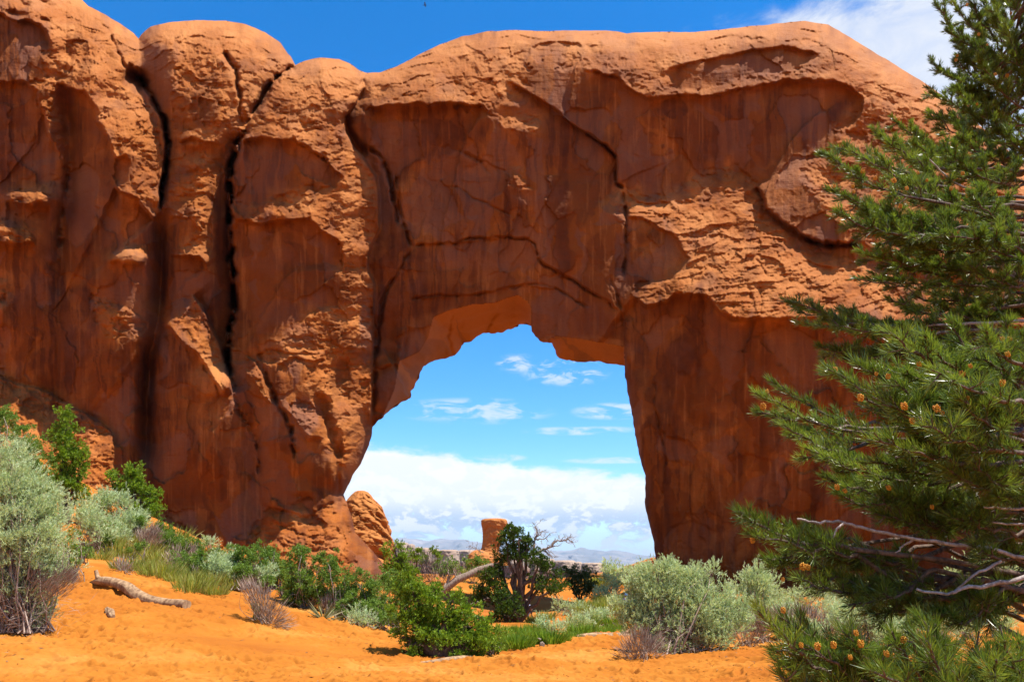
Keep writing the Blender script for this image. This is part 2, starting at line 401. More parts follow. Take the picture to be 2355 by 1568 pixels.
# the Poisson shaping runs on its own even grid
PS = 4.0
pxs = np.arange(-320, 2760, PS); pys = np.arange(-400, 1520, PS)
PX, PY = [a.astype(np.float32) for a in np.meshgrid(pxs, pys)]
M = .0216                                                        # metres per tracing unit at the wall

# broad distances of the wall (tracing x, y, metres)
BP = [(-200,-300,44),(100,-80,43),(300,80,39.5),(60,60,36),(60,250,35.8),(0,420,36.4),(0,640,36.6),(0,820,36.6),(0,930,35.2),(130,960,35.4),(-200,500,36),(-200,1100,32.5),(100,1000,33.8),(235,1060,34.4),(250,300,36),(300,420,35.8),(300,700,37.7),(320,980,38.4),(180,450,37.5),
      (500,50,41),(470,200,37.0),(470,400,37.2),(400,650,38.0),(450,750,37.0),(510,860,36.2),(470,1000,37.6),(470,1220,39.2),(350,80,40),(330,200,39.5),
      (740,140,40.5),(700,300,37.6),(700,460,36.9),(700,680,38.3),(740,860,36.7),(600,1000,37.4),(700,1160,37.9),(700,1300,36.5),(820,1250,38.2),(840,700,38.0),(830,500,37.8),(620,1330,36.5),
      (1000,110,43),(1300,75,43.5),(1700,60,44),(2000,110,43.5),(1050,225,38.7),(1000,350,40.1),(1000,500,41.3),(1000,650,42.4),(1200,500,41.2),(1200,650,42.4),(1300,700,42.5),(1350,780,42.6),(940,780,42.3),(900,500,41.2),(880,900,43),
      (1500,200,39.0),(1500,420,40.0),(1800,180,38.8),(1800,400,39.9),(1600,600,37.2),(1500,500,38.8),(1700,480,38.3),(1700,720,36.7),(1600,900,38.1),(1500,900,38.9),(1600,1300,41.2),(1500,1330,41.6),(1900,720,36.3),(2100,740,36.2),(2100,1000,37.8),(1900,1300,39.6),(2300,1300,39.2),(2500,720,35.6),(2600,1200,38),(2300,400,39),(2400,600,36.8),(2100,400,38.6)]
Bf = rbf([(a, b_) for a, b_, _ in BP], [c_ for _, _, c_ in BP], PX, PY, 400.0)

DEF = (-.06, -.34)            # (recedes to the right, recedes upward), metres per metre
SUNLIT = [  # outline, recede-right, recede-up
 ([(-320,-400),(184,-60),(203,15),(240,34),(278,56),(308,77),(326,92),(330,139),(290,158),(276,180),(220,175),(170,150),(130,120),(90,58),(70,45),(40,50),(0,33),(-320,0)], .25, .75),
 ([(90,58),(130,120),(170,150),(220,175),(276,180),(278,192),(300,205),(322,220),(345,245),(352,270),(366,320),(368,360),(362,420),(353,461),(347,479),(359,495),(356,504),(335,481),(315,452),(290,445),(263,430),(300,414),(306,394),(320,375),(300,368),(263,360),(255,338),(244,311),(221,278),(219,250),(190,215),(165,205),(126,190),(128,215),(139,270),(154,311),(156,330),(144,366),(139,360),(116,319),(98,263),(90,240),(86,206),(60,200),(51,188),(101,180),(103,169),(100,150),(88,113),(116,113),(114,94),(105,75)], .30, .22),
 ([(330,95),(345,62),(390,40),(450,30),(520,30),(565,40),(610,60),(645,90),(672,130),(676,165),(640,185),(590,190),(520,150),(480,110),(430,96),(383,96),(350,110)], .2, .8),
 ([(383,98),(430,96),(480,110),(520,150),(590,190),(640,185),(615,210),(582,263),(563,293),(556,330),(548,338),(530,350),(525,362),(492,432),(488,488),(484,563),(475,616),(455,588),(430,587),(390,583),(388,570),(430,562),(455,545),(462,530),(440,503),(385,500),(385,470),(382,440),(384,385),(395,365),(412,360),(520,366),(522,345),(512,334),(420,338),(409,325),(405,300),(400,250),(392,230),(390,180),(402,150),(412,130)], .12, .20),
 ([(676,165),(700,125),(735,118),(780,122),(825,150),(860,160),(960,110),(1010,88),(1060,70),(1190,52),(1300,55),(1440,60),(1600,58),(1760,40),(1850,32),(1905,40),(1960,80),(2050,130),(2150,198),(2220,250),(2170,270),(2050,190),(1960,130),(1900,100),(1780,92),(1600,110),(1440,108),(1300,98),(1150,104),(1050,125),(960,160),(872,190),(840,186),(790,170),(735,170),(690,185),(650,190)], .1, .9),
 ([(690,185),(735,170),(790,170),(840,186),(837,190),(826,218),(795,262),(790,280),(792,300),(814,338),(833,364),(859,405),(868,450),(870,525),(856,555),(845,586),(848,627),(860,650),(858,792),(856,942),(850,980),(835,1020),(815,1080),(790,1110),(770,1050),(740,1000),(735,960),(721,938),(700,880),(700,830),(665,820),(620,840),(592,818),(615,803),(657,770),(694,740),(725,712),(777,702),(781,690),(784,650),(786,600),(784,563),(732,525),(713,503),(645,510),(585,514),(537,499),(544,465),(600,469),(657,443),(713,428),(780,432),(788,412),(770,395),(750,368),(713,345),(694,330),(675,323),(600,319),(552,325),(563,293),(582,263),(615,210),(650,190)], .34, .16),
 ([(664,931),(678,918),(700,917),(721,938),(743,969),(745,1000),(709,998),(678,962)], .15, .3),
 ([(590,1195),(620,1165),(660,1170),(690,1150),(720,1180),(750,1160),(780,1150),(795,1165),(803,1200),(812,1260),(822,1300),(845,1345),(860,1460),(540,1460),(480,1340),(540,1262),(565,1250),(580,1215)], .2, .55),
 ([(375,717),(400,690),(443,676),(460,700),(484,740),(507,800),(525,860),(533,897),(530,908),(507,900),(480,852),(440,800),(424,792),(395,760),(378,740)], .1, .42),
 ([(535,835),(563,818),(585,832),(600,860),(610,900),(624,928),(600,905),(590,880),(570,860)], .15, .42),
 ([(-320,830),(0,840),(30,880),(60,895),(95,890),(130,905),(150,925),(190,950),(225,965),(240,985),(262,1000),(258,1040),(254,1075),(300,1095),(360,1170),(430,1215),(480,1245),(560,1280),(560,1460),(-320,1460)], .12, .75),
 ([(15,447),(32,435),(85,436),(105,423),(126,416),(120,450),(115,468),(90,458),(75,466),(35,460)], .1, .7),
 ([(-60,500),(0,502),(35,510),(60,524),(78,542),(78,556),(0,558),(-60,560)], .15, .7),
 ([(257,592),(270,575),(297,566),(325,568),(334,582),(332,602),(290,606),(265,600)], .1, .6),
 ([(-60,620),(0,634),(14,645),(12,700),(-60,760)], .3, .4),
 ([(209,676),(240,688),(285,705),(320,725),(340,745),(325,775),(250,780),(215,740)], .05, .0),
 ([(872,190),(960,160),(1050,125),(1150,104),(1300,98),(1320,103),(1240,100),(1220,115),(1215,135),(1190,178),(1205,190),(1225,207),(1228,228),(1200,234),(1150,243),(1123,257),(1111,244),(1044,240),(969,240),(916,238),(856,248),(838,262),(826,250),(832,215),(840,186)], .0, .34),
 ([(1320,103),(1440,108),(1600,110),(1680,106),(1660,122),(1617,140),(1535,160),(1530,175),(1570,205),(1640,200),(1700,182),(1780,168),(1830,152),(1870,120),(1800,100),(1780,92),(1900,100),(1960,130),(2050,190),(2170,270),(2260,300),(2500,540),(2700,700),(2700,760),(2300,640),(2100,580),(1985,560),(1930,520),(1885,470),(1850,430),(1834,393),(1864,360),(1924,333),(1918,294),(1960,279),(1960,261),(1984,240),(1981,216),(1939,192),(1894,183),(1804,186),(1714,204),(1639,222),(1570,219),(1535,226),(1486,228),(1450,210),(1444,186),(1422,180),(1383,168),(1345,155),(1310,158),(1290,165),(1262,160),(1280,140)], .1, .33),
 ([(1120,262),(1150,270),(1200,262),(1235,265),(1244,290),(1237,305),(1190,300),(1150,295)], .1, .4),
 ([(1153,395),(1170,385),(1200,383),(1190,400),(1215,425),(1230,440),(1180,435),(1165,420)], .1, .5),
 ([(1370,475),(1395,447),(1434,437),(1486,452),(1534,449),(1582,414),(1603,390),(1654,381),(1696,378),(1720,400),(1745,430),(1757,455),(1763,480),(1789,502),(1849,544),(1864,565),(1954,598),(1999,607),(2100,640),(2500,700),(2700,740),(2700,790),(2500,760),(2160,742),(2000,737),(1804,731),(1744,734),(1684,733),(1654,714),(1624,680),(1552,674),(1534,694),(1485,703),(1452,678),(1460,655),(1480,648),(1540,649),(1582,592),(1549,541),(1486,505),(1434,499),(1420,490)], .08, .55),
]
DX = np.full(PX.shape, DEF[0], np.float32); DZ = np.full(PX.shape, DEF[1], np.float32)
wx = PX + fbm(PX / 26, PY / 26, 50, 4) * 9; wy = PY + fbm(PX / 26, PY / 26, 60, 4) * 9
LIT = np.zeros(PX.shape, np.float32)
for poly, gx_, gz_ in SUNLIT:
    k = inside(wx, wy, poly)
    DX[k] = gx_ * 1.1; DZ[k] = gz_ * 1.35 + .10; LIT[k] = 1
# left-facing flank of the second dome and the pier sides
k = inside(wx, wy, [(319,90),(345,110),(383,98),(402,150),(390,180),(392,230),(400,300),(400,360),(382,420),(378,300),(330,220)]); DX[k] = -.6; DZ[k] = -.15
# walls of the recess that holds the opening: the left jamb looks right and toward us, the soffit is built below
k = inside(wx, wy, [(868,330),(905,400),(915,500),(905,640),(900,800),(870,975),(850,975),(858,640),(868,520)]); DX[k] = .1
# the far side of the left pier turns away
k = inside(wx, wy, [(857,975),(840,1030),(812,1085),(790,1120),(775,1110),(800,1060),(840,1000)]); DX[k] = .9; DZ[k] = -.1
DX += fbm(PX / 60, PY / 60, 70, 4) * (.14 + .14 * LIT); DZ += fbm(PX / 55, PY / 40, 80, 4) * (.07 + .38 * LIT)
colb = [([-400, 1500], [-70, -90]), ([-400, 200, 400, 600, 1500], [150, 152, 162, 140, 100]), ([-400, 90, 185, 275, 440, 600, 720, 820, 1080, 1500], [319, 319, 322, 378, 372, 372, 365, 345, 330, 330]),
        ([-400, 152, 265, 340, 488, 710, 867, 1010, 1500], [679, 679, 582, 544, 529, 541, 526, 590, 610]), ([-400, 176, 270, 364, 450, 555, 650, 942, 1100, 1500], [838, 838, 790, 833, 868, 856, 859, 852, 800, 890])]
cb = [np.interp(PY, ys_, xs_) for ys_, xs_ in colb]
for l_, r_ in zip(cb[:-1], cb[1:]):
    t_ = (PX - l_) / (r_ - l_); k = (t_ > 0) & (t_ < 1); DX[k] += (.62 * (2 * t_ - 1) * np.abs(2 * t_ - 1) ** .35)[k]
gx_px = DX * M; gy_px = -DZ * M
rockm = inside(PX, PY, OUT) & (PY < 1340)
gx_px = np.where(rockm, gx_px, np.gradient(Bf, axis=1) / PS); gy_px = np.where(rockm, gy_px, np.gradient(Bf, axis=0) / PS)
# screened Poisson by cosine-like mirrored FFT
def poisson(gx, gy, B, lam, h):
    div = np.zeros(gx.shape)
    div[:, 1:] += gx[:, 1:] - gx[:, :-1]; div[1:, :] += gy[1:, :] - gy[:-1, :]
    rhs = -(div / h) + lam * B
    ev = lambda A: np.block([[A, A[:, ::-1]], [A[::-1, :], A[::-1, ::-1]]])
    H = ev(rhs); ky = 2 - 2 * np.cos(2 * np.pi * np.fft.fftfreq(H.shape[0])); kx = 2 - 2 * np.cos(2 * np.pi * np.fft.rfftfreq(H.shape[1]))
    S = np.fft.irfft2(np.fft.rfft2(H) / ((ky[:, None] + kx[None, :]) / h / h + lam), s=H.shape)
    return S[:gx.shape[0], :gx.shape[1]]
Df = poisson(gx_px, gy_px, Bf, 1 / 300.0 ** 2, PS)

def sample(A, X, Y):
    fx = np.clip((X - pxs[0]) / PS, 0, len(pxs) - 1.001); fy = np.clip((Y - pys[0]) / PS, 0, len(pys) - 1.001)
    ix = fx.astype(int); iy = fy.astype(int); fx = fx - ix; fy = fy - iy
    return (A[iy, ix] * (1 - fx) + A[iy, ix + 1] * fx) * (1 - fy) + (A[iy + 1, ix] * (1 - fx) + A[iy + 1, ix + 1] * fx) * fy

X, Y = [a.astype(np.float32) for a in np.meshgrid(xs, ys)]
# ---- snap to the outline
d_out, _, _ = pdist(X, Y, OUTd, True)
ins = inside(X, Y, OUTd)
def nearest_on(X, Y, poly):
    P = np.asarray(poly + poly[:1], np.float32); bd = np.full(X.shape, 1e9, np.float32); bx = X.copy(); by = Y.copy()
    for (x0, y0), (x1, y1) in zip(P[:-1], P[1:]):
        ex, ey = x1 - x0, y1 - y0; l2 = ex * ex + ey * ey + 1e-9
        t_ = np.clip(((X - x0) * ex + (Y - y0) * ey) / l2, 0, 1); qx = x0 + t_ * ex; qy = y0 + t_ * ey; d_ = (X - qx) ** 2 + (Y - qy) ** 2
        k_ = d_ < bd; bd = np.where(k_, d_, bd); bx = np.where(k_, qx, bx); by = np.where(k_, qy, by)
    return bx, by
gapx = np.gradient(xs)[None, :] + 0 * X; gapy = np.gradient(ys)[:, None] + 0 * X
cell = np.maximum(gapx, gapy)
kb = d_out < .72 * cell
bx, by = nearest_on(X[kb], Y[kb], OUTd)
X[kb] = bx; Y[kb] = by
keep = ins | kb
# ---- depth
wx = X + fbm(X / 24, Y / 24, 50, 4) * 7; wy = Y + fbm(X / 24, Y / 24, 60, 4) * 7
D = sample(Df, X, Y).astype(np.float32)
lit = sample(LIT, X, Y)
dT, _, _ = pdist(X, Y, TOP)
tt = np.clip(1 - dT / 90.0, 0, 1)
D += 2.2 * (1 - np.sqrt(np.maximum(0, 1 - tt ** 2)))
dL, _, _ = pdist(X, Y, HOLE_L); tt = np.clip(1 - dL / 62.0, 0, 1)
D += 3.2 * (1 - np.sqrt(np.maximum(0, 1 - tt ** 2)))
dR, _, _ = pdist(X, Y, HOLE_R); tt = np.clip(1 - dR / 26.0, 0, 1)
D += 1.6 * (1 - np.sqrt(np.maximum(0, 1 - tt ** 2)))
# soffit of the opening
SOFL = [(866,990),(905,900),(918,830),(965,807),(984,774),(995,731),(1006,723),(1036,713),(1085,700),(1138,696),(1172,683),(1190,678),(1213,694),(1221,712),(1222,748)]
SOFR = [(1262,782),(1277,773),(1329,778),(1400,791),(1436,798)]
dH, _, _ = pdist(X, Y, HOLE_T)
sof = np.zeros(X.shape, np.float32)
for front, dep in ((SOFL, 5.2), (SOFR, 3.4)):
    outl = [p for p in HOLE_T if front[0][0] - 6 <= p[0] <= front[-1][0] + 2]
    reg = inside(wx * .3 + X * .7, wy * .3 + Y * .7, front + [(front[-1][0], 860)] + [(front[0][0], 1000)])
    df, _, _ = pdist(X, Y, front)
    f = df / (df + dH + 1e-3)
    sof = np.maximum(sof, np.where(reg, f * dep, 0))
D += sof
issof = sof > 0.02
def jump(poly, h, La, Lb, wd=1.6, fade=25, warp=1.0):
    global D
    P = np.asarray(poly); mg = 3.2 * max(La, Lb)
    cs = np.nonzero((xs > P[:, 0].min() - mg) & (xs < P[:, 0].max() + mg))[0]; rs = np.nonzero((ys > P[:, 1].min() - mg) & (ys < P[:, 1].max() + mg))[0]
    if not len(cs) or not len(rs): return
    s_ = (slice(rs[0], rs[-1] + 1), slice(cs[0], cs[-1] + 1))
    x_ = X[s_] * (1 - warp) + wx[s_] * warp; y_ = Y[s_] * (1 - warp) + wy[s_] * warp
    d_, sd, al = pdist(x_, y_, poly)
    fd = np.minimum(1, al / fade)
    L = np.where(sd > 0, Lb, La)
    D[s_] += .5 * h * sd * np.tanh(d_ / wd) * np.exp(-d_ / L) * fd
def dent(poly, h, wd, fade=20, warp=.7, p=1.0):
    global D
    if wd <= 6.5 and len(poly) > 2: poly = dens(poly, min(5.0, 2.0 + wd * .6), 9, int(poly[0][0]) % 97, 13.)
    P = np.asarray(poly); mg = 4 * wd + 4
    cs = np.nonzero((xs > P[:, 0].min() - mg) & (xs < P[:, 0].max() + mg))[0]; rs = np.nonzero((ys > P[:, 1].min() - mg) & (ys < P[:, 1].max() + mg))[0]
    if not len(cs) or not len(rs): return
    s_ = (slice(rs[0], rs[-1] + 1), slice(cs[0], cs[-1] + 1))
    x_ = X[s_] * (1 - warp) + wx[s_] * warp; y_ = Y[s_] * (1 - warp) + wy[s_] * warp
    d_, sd, al = pdist(x_, y_, poly)
    var = .45 + 1.1 * sst(fbm(X[s_] / 18, Y[s_] / 18, 901, 3), -.4, .4) if wd <= 6.5 else 1
    D[s_] += h * var * np.exp(-(d_ / (wd * (.7 + .3 * var))) ** 2 * p) * np.minimum(1, (al + 2) / fade)
def blob(cx, cy, rx, ry, h, an=0.0, p=2):
    global D
    k1 = np.abs(xs - cx) < 2.6 * max(rx, ry); k2 = np.abs(ys - cy) < 2.6 * max(rx, ry)
    cs = np.nonzero(k1)[0]; rs = np.nonzero(k2)[0]
    if not len(cs) or not len(rs): return
    s_ = (slice(rs[0], rs[-1] + 1), slice(cs[0], cs[-1] + 1))
    x_ = wx[s_] - cx; y_ = wy[s_] - cy; ca, sa = math.cos(R(an)), math.sin(R(an))
    u = (x_ * ca + y_ * sa) / rx; v = (-x_ * sa + y_ * ca) / ry
    D[s_] += h * np.exp(-(u * u + v * v) ** (p / 2))
# crevices between the columns
CR1 = [(300,150),(322,185),(355,228),(378,275),(387,330),(379,390),(372,440),(370,478)]
dent([(284,170),(302,174),(318,184),(336,206)], 1.9, 15, 12, .9); dent(CR1, .9, 5, 14, .9); dent(CR1[3:], 1.2, 3.5, 20, .9); jump([(p[0] - 6, p[1]) for p in CR1[1:]][::-1], 1.2, 22, 16, 1.5, 16, .5)
dent([(370,478),(372,600),(365,720),(345,820),(335,960),(330,1080)], 1.17, 20, 60)
CR2 = [(679,152),(645,172),(612,212),(582,265),(560,300),(544,340),(532,380),(529,488),(531,588),(537,645),(541,712),(526,774),(526,867),(533,905),(560,960),(590,1010),(600,1100)]
jump([(p[0] - 4, p[1]) for p in CR2[4:13]], 1.95, 26, 34, 2.0, 30, .3); dent(CR2[:13], 1.17, 6, 20, .3); dent(CR2[5:13], 1.43, 4, 10, .2); dent(CR2[12:], 0.35, 5, 30)
jump(CR2[:5], 0.91, 22, 22, 2.5, 20, .3)
dent([(518,123),(530,140),(545,160),(547,200),(550,250),(558,288),(560,300)], 0.55, 5, 12, .4); dent([(512,118),(530,142),(542,162)], 0.5, 9, 12)
dent([(592,800),(610,860),(640,925),(668,985),(680,1060)], 0.4, 4, 30, .4)
CR3 = [(838,176),(833,205),(815,240),(790,270),(792,300),(814,338),(833,364),(862,405),(868,450),(870,525),(856,555),(844,590),(846,627),(859,650),(858,720),(857,792),(854,870),(852,942),(850,985)]
jump([(p[0] + 2, p[1]) for p in CR3[::-1]], 1.25, 26, 60, 2.0, 40, .25)
dent([(790,262),(800,300),(822,335),(845,360)], 1.0, 9, 16); dent(CR3[:4], 0.35, 5, 10, .3)
dent([(845,340),(880,365),(900,420),(912,490),(916,520)], 0.5, 4, 15, .4); dent([(858,1000),(851,1050),(830,1085),(800,1120),(790,1150)], 0.5, 5, 10, .1)
# right slab seam and the brows
SL = [(1164,186),(1228,221),(1280,255),(1299,274),(1344,304),(1389,334),(1417,360),(1419,424),(1434,434)]
jump(SL, .75, 60, 80, 1.6, 30, .3); dent(SL[4:], 0.55, 3.0, 10, .2)
jump([(838,255),(856,250),(916,238),(969,240),(1044,240),(1111,245),(1123,260)], 1.04, 78, 252, 2, 20)
jump([(1345,157),(1383,169),(1422,181),(1450,210),(1486,228),(1570,220),(1639,222),(1714,204),(1804,186),(1894,184),(1945,195),(1984,225),(1980,260),(1955,300)], 0.8, 91, 308, 2.2, 30)
jump([(1215,112),(1240,100),(1330,100),(1345,110)], 0.45, 30, 40, 2, 15); jump([(1535,160),(1617,140),(1700,122),(1800,108),(1868,118),(1880,130)], 0.55, 30, 45, 2, 20)
jump([(1620,100),(1670,82),(1720,84),(1768,92)], 0.35, 20, 26, 2, 15); jump([(1790,96),(1850,90),(1900,104)], 0.3, 20, 26, 2, 15)
jump([(552,327),(600,319),(675,323),(694,330),(713,345),(750,368),(788,412)], 0.75, 78, 252, 2, 15); jump([(537,500),(585,514),(645,510),(713,503),(732,525),(784,563),(786,620)], 0.7, 78, 252, 2, 15)
jump([(405,98),(430,86),(480,84),(520,92)], 0.25, 16, 20, 2, 12); jump([(409,330),(440,318),(470,330),(518,334)], 0.5, 30, 30, 2, 12); jump([(384,440),(440,446),(490,440)], 0.25, 20, 24, 2, 12); jump([(384,500),(440,503),(462,530)], 0.45, 24, 36, 2, 12)
jump([(388,586),(430,588),(455,590),(475,618)], 0.91, 30, 60, 2, 10); jump([(263,434),(290,447),(315,454),(335,483),(356,506)], 1.04, 39, 252, 2, 10)
jump([(126,190),(165,206),(190,216),(219,250),(221,278),(244,311),(255,338),(263,360),(300,369)], 1.04, 52, 196, 2.2, 20)
jump([(-60,20),(0,34),(40,52),(70,47),(92,58),(106,76),(116,96),(114,113)], 0.9, 78, 196, 2.2, 20); jump([(-60,188),(50,190),(86,207),(92,240),(99,263),(116,319),(139,362)], 0.6, 52, 196, 2, 20)
blob(30,36,42,9,.7,12); blob(55,12,16,4,.4,20); blob(100,6,26,5,.35,20); blob(104,50,13,6,.45,14); blob(240,62,16,4,.3,40); blob(162,130,16,10,.3,30)
dent([(254,80),(268,110),(278,140),(290,158)], 0.4, 3.5, 8)
dent([(150,200),(160,300),(172,380),(165,450),(150,520),(150,600),(120,700)], .45, 18, 40); dent([(160,330),(150,420),(140,520),(128,620)], 0.4, 6, 30)
jump([(15,464),(75,468),(118,470)], 0.5, 14, 60, 2, 10); jump([(-60,562),(0,560),(80,558)], 0.5, 16, 60, 2, 10); jump([(257,602),(290,608),(332,606)], 0.35, 14, 40, 2, 8); blob(296,588,40,18,-1.0); blob(70,452,60,20,-1.0); blob(10,530,66,26,-1.0); blob(0,690,20,60,-.5)
blob(60,300,60,110,.35); blob(450,255,40,50,.18); blob(455,350,50,14,.25)
jump([(-30,852),(30,884),(95,893),(150,927),(225,967),(262,1002),(258,1040),(254,1078)][::-1], 0.5, 60, 30, 2, 12)
# overhanging slab right of the shoulder
jump([(1962,560),(1918,562),(1894,560),(1849,545),(1789,503),(1763,482),(1757,456),(1740,425)][::-1], 1.43, 60, 26, 2.2, 15); dent([(1849,548),(1894,562),(1930,562),(1975,566)], 0.91, 5, 12, .3)
jump([(1434,436),(1460,462),(1500,468),(1545,462)], 0.35, 20, 24, 2, 10); dent([(1430,440),(1437,500),(1440,560),(1432,640)], 0.45, 4, 20, .3)
blob(1660,525,36,10,.35,-8); blob(1616,543,14,7,.35); jump([(1715,594),(1745,586),(1775,596),(1790,606)], 0.3, 14, 18, 1.6, 8); jump([(1780,600),(1800,612),(1806,634)], 0.3, 14, 14, 1.6, 8); jump([(1855,600),(1885,608),(1912,612)], 0.35, 14, 18, 1.6, 8)
dent([(1740,600),(1755,618),(1762,630)], 0.15, 2.5, 6); dent([(1720,655),(1728,690),(1735,720)], 0.2, 4, 10); dent([(1748,665),(1752,690),(1745,720)], 0.2, 4, 10)
jump([(1480,650),(1540,651),(1582,594),(1549,541),(1486,506),(1436,500)][::-1], 0.5, 30, 50, 3, 20)
jump([(1452,680),(1485,704),(1534,694),(1552,676),(1624,682),(1654,716),(1684,735),(1804,733),(2000,740),(2160,745),(2600,770)], 1.17, 78, 448, 2.2, 15)
dent([(1920,735),(2000,742),(2100,748),(2230,752)], 0.2, 4, 20)
# cracks in the arch recess
dent([(948,566),(990,561),(1040,560),(1082,547),(1150,546),(1213,550),(1228,565),(1240,600),(1270,622),(1320,645),(1345,665),(1400,695),(1425,722)], 0.28, 2.6, 12, .5)
jump([(948,566),(1040,560),(1150,546),(1213,550),(1240,600),(1320,645),(1400,695),(1425,722)], 0.3, 60, 60, 2, 30, .5)
dent([(945,688),(980,683),(1020,680),(1080,681),(1130,670),(1200,656),(1245,652),(1290,670),(1350,705)], 0.2, 2.4, 14, .5); jump([(945,688),(1080,681),(1200,656),(1290,670)], 0.22, 40, 40, 2, 20)
dent([(1010,427),(1050,430),(1090,455),(1130,475),(1180,495)], 0.12, 2.2, 20, .6); dent([(912,400),(918,470),(922,500),(935,540),(948,566)], 0.3, 3, 14, .5)
dent([(948,566),(920,620),(885,670),(872,730),(868,820)], 0.3, 4, 20, .6); jump([(935,750),(930,800),(918,830)][::-1], 0.5, 30, 20, 2, 10)
blob(925,445,22,40,-.5); blob(1060,400,90,70,.3); dent([(1010,340),(1060,345),(1105,370),(1130,410)], 0.15, 4, 20)
blob(905,880,40,60,-.7,30); blob(900,780,26,50,.5); dent([(1405,640),(1425,700),(1432,740)], 0.3, 3.5, 8, .3); blob(1432,590,16,60,.35)
jump([(1436,730),(1438,800),(1440,850)][::-1], -.5, 20, 30, 2, 12, .2)
jump([(1000,745),(1050,738),(1105,722),(1160,712),(1212,722)], .45, 22, 26, 2, 12); jump([(985,790),(1030,770),(1075,762),(1130,745),(1190,735)], .4, 18, 22, 2, 12); jump([(930,905),(958,860),(985,822),(1030,800)], .45, 18, 22, 2, 10)
jump([(1285,795),(1330,800),(1385,806),(1434,816)], .3, 14, 16, 2, 8); dent([(1120,765),(1128,735),(1150,705)], .3, 4, 6); dent([(1040,815),(1030,775),(1040,725)], .3, 4, 6); jump([(880,800),(905,840),(925,880),(940,912)][::-1], .7, 24, 30, 2, 12); jump([(866,850),(900,838),(940,842)], .5, 24, 34, 2, 12)
# fins and hollows low on the left
jump([(443,678),(460,700),(484,740),(507,800),(525,860),(534,900)], 1.56, 26, 60, 2, 12, .4) if False else None
jump([(534,905),(525,860),(507,800),(484,740),(460,700),(443,678)], 1.56, 30, 30, 2.2, 14, .4)
jump([(375,745),(395,762),(424,794),(440,802),(480,854),(507,900),(530,910)], 1.04, 39, 196, 2.2, 14); jump([(626,930),(612,900),(602,860),(587,832),(563,818)], 0.6, 18, 20, 2, 10, .4)
jump([(570,862),(590,882),(600,906),(624,930)], 0.4, 18, 40, 2, 10); blob(470,1150,90,90,.9); blob(350,1000,26,110,.7); blob(575,1080,22,90,.6); blob(340,860,18,80,.5)
blob(785,880,22,48,.95); dent([(735,900),(745,950),(760,1000),(775,1060)], 0.91, 14, 20); blob(700,800,40,12,.35); jump([(632,835),(680,820),(720,830),(750,826)], 0.4, 24, 30, 2, 10); jump([(616,800),(660,812),(700,808),(735,815)], 0.3, 18, 22, 2, 10)
jump([(644,931),(664,950),(690,985),(712,1012),(745,1003)], 0.4, 26, 30, 2, 10); dent([(855,700),(858,780),(862,860),(858,950)], 0.4, 5, 20, .2)
jump([(600,1160),(640,1168),(690,1185),(730,1180)], 0.25, 16, 20, 2, 10); jump([(620,1195),(670,1215),(710,1235)], 0.25, 16, 20, 2, 10); jump([(640,1235),(690,1255),(750,1262)], 0.2, 16, 20, 2, 10)
for (x_, y_, a_, b__, h_) in ((740,1120,30,16,.35),(700,1140,26,10,.3),(760,1180,22,26,.25),(690,1100,30,20,.3)): blob(x_, y_, a_, b__, h_)
dent([(780,1000),(775,1080),(782,1150),(800,1230)], 0.3, 7, 20)
# folds of the dark right pier
D += (fbm(X / 38 + fbm(Y / 200, X / 90, 71, 2) * 1.2, Y / 420, 500, 4) * .30 + fbm(X / 120, Y / 160, 505, 4) * .25) * sst(X, 1460, 1520) * sst(Y, 745, 860)
jump([(1520,1010),(1560,1000),(1600,1035),(1610,1090)], 0.14, 30, 60, 2, 20); jump([(1680,1060),(1720,1040),(1775,1060),(1790,1130)], 0.16, 30, 60, 2, 20); jump([(1530,1215),(1600,1195),(1660,1225)], 0.14, 30, 60, 2, 20); dent([(1500,860),(1508,960),(1530,1040),(1522,1150)], 0.16, 3, 30)
for i, x0 in enumerate((1478, 1530, 1585, 1650, 1700, 1752, 1800, 1850, 1905, 1990, 2070)):
    sgn = 1 if i % 3 else -1
    dent([(x0 - 6, 820 + 30 * (i % 4)), (x0 + 3, 950), (x0 + 10 * sgn, 1100), (x0 + 16, 1260), (x0 + 14, 1340)], .22 * sgn, 13 + 3 * (i % 3), 90, 1.0)
blob(1600,1180,60,40,.2); blob(1870,1150,60,50,-.3)
# wide rounding so each column bulges between its clefts
for poly, h_, w_ in ((CR1 + [(372,600),(365,720)], .5, 44), (CR2[:13], .8, 46), ([(p[0] - 6, p[1]) for p in CR3], .3, 40), ([(150,190),(165,300),(172,420),(160,520)], .2, 40)): dent(poly, h_, w_, 40, .3)
# ---- weathering relief
top_band = np.exp(-np.maximum(dT - 10, 0) / 45.0)
sl = dT + fbm(X / 90, Y / 60, 7, 3) * 16
saw = lambda v: (v - np.floor(v))
tb2 = np.exp(-np.maximum(dT - 30, 0) / 60.0); sl = dT * .8 + Y * .2 + fbm(X / 120, Y / 90, 7, 3) * 22
D -= tb2 * (saw(sl / 27.0) ** 3 * .17 * sst(fbm(X / 75, Y / 30, 701, 3), -.05, .35) + saw(sl / 10.3 + .3) ** 2 * .07 * sst(fbm(X / 60, Y / 24, 705, 3), -.1, .3))
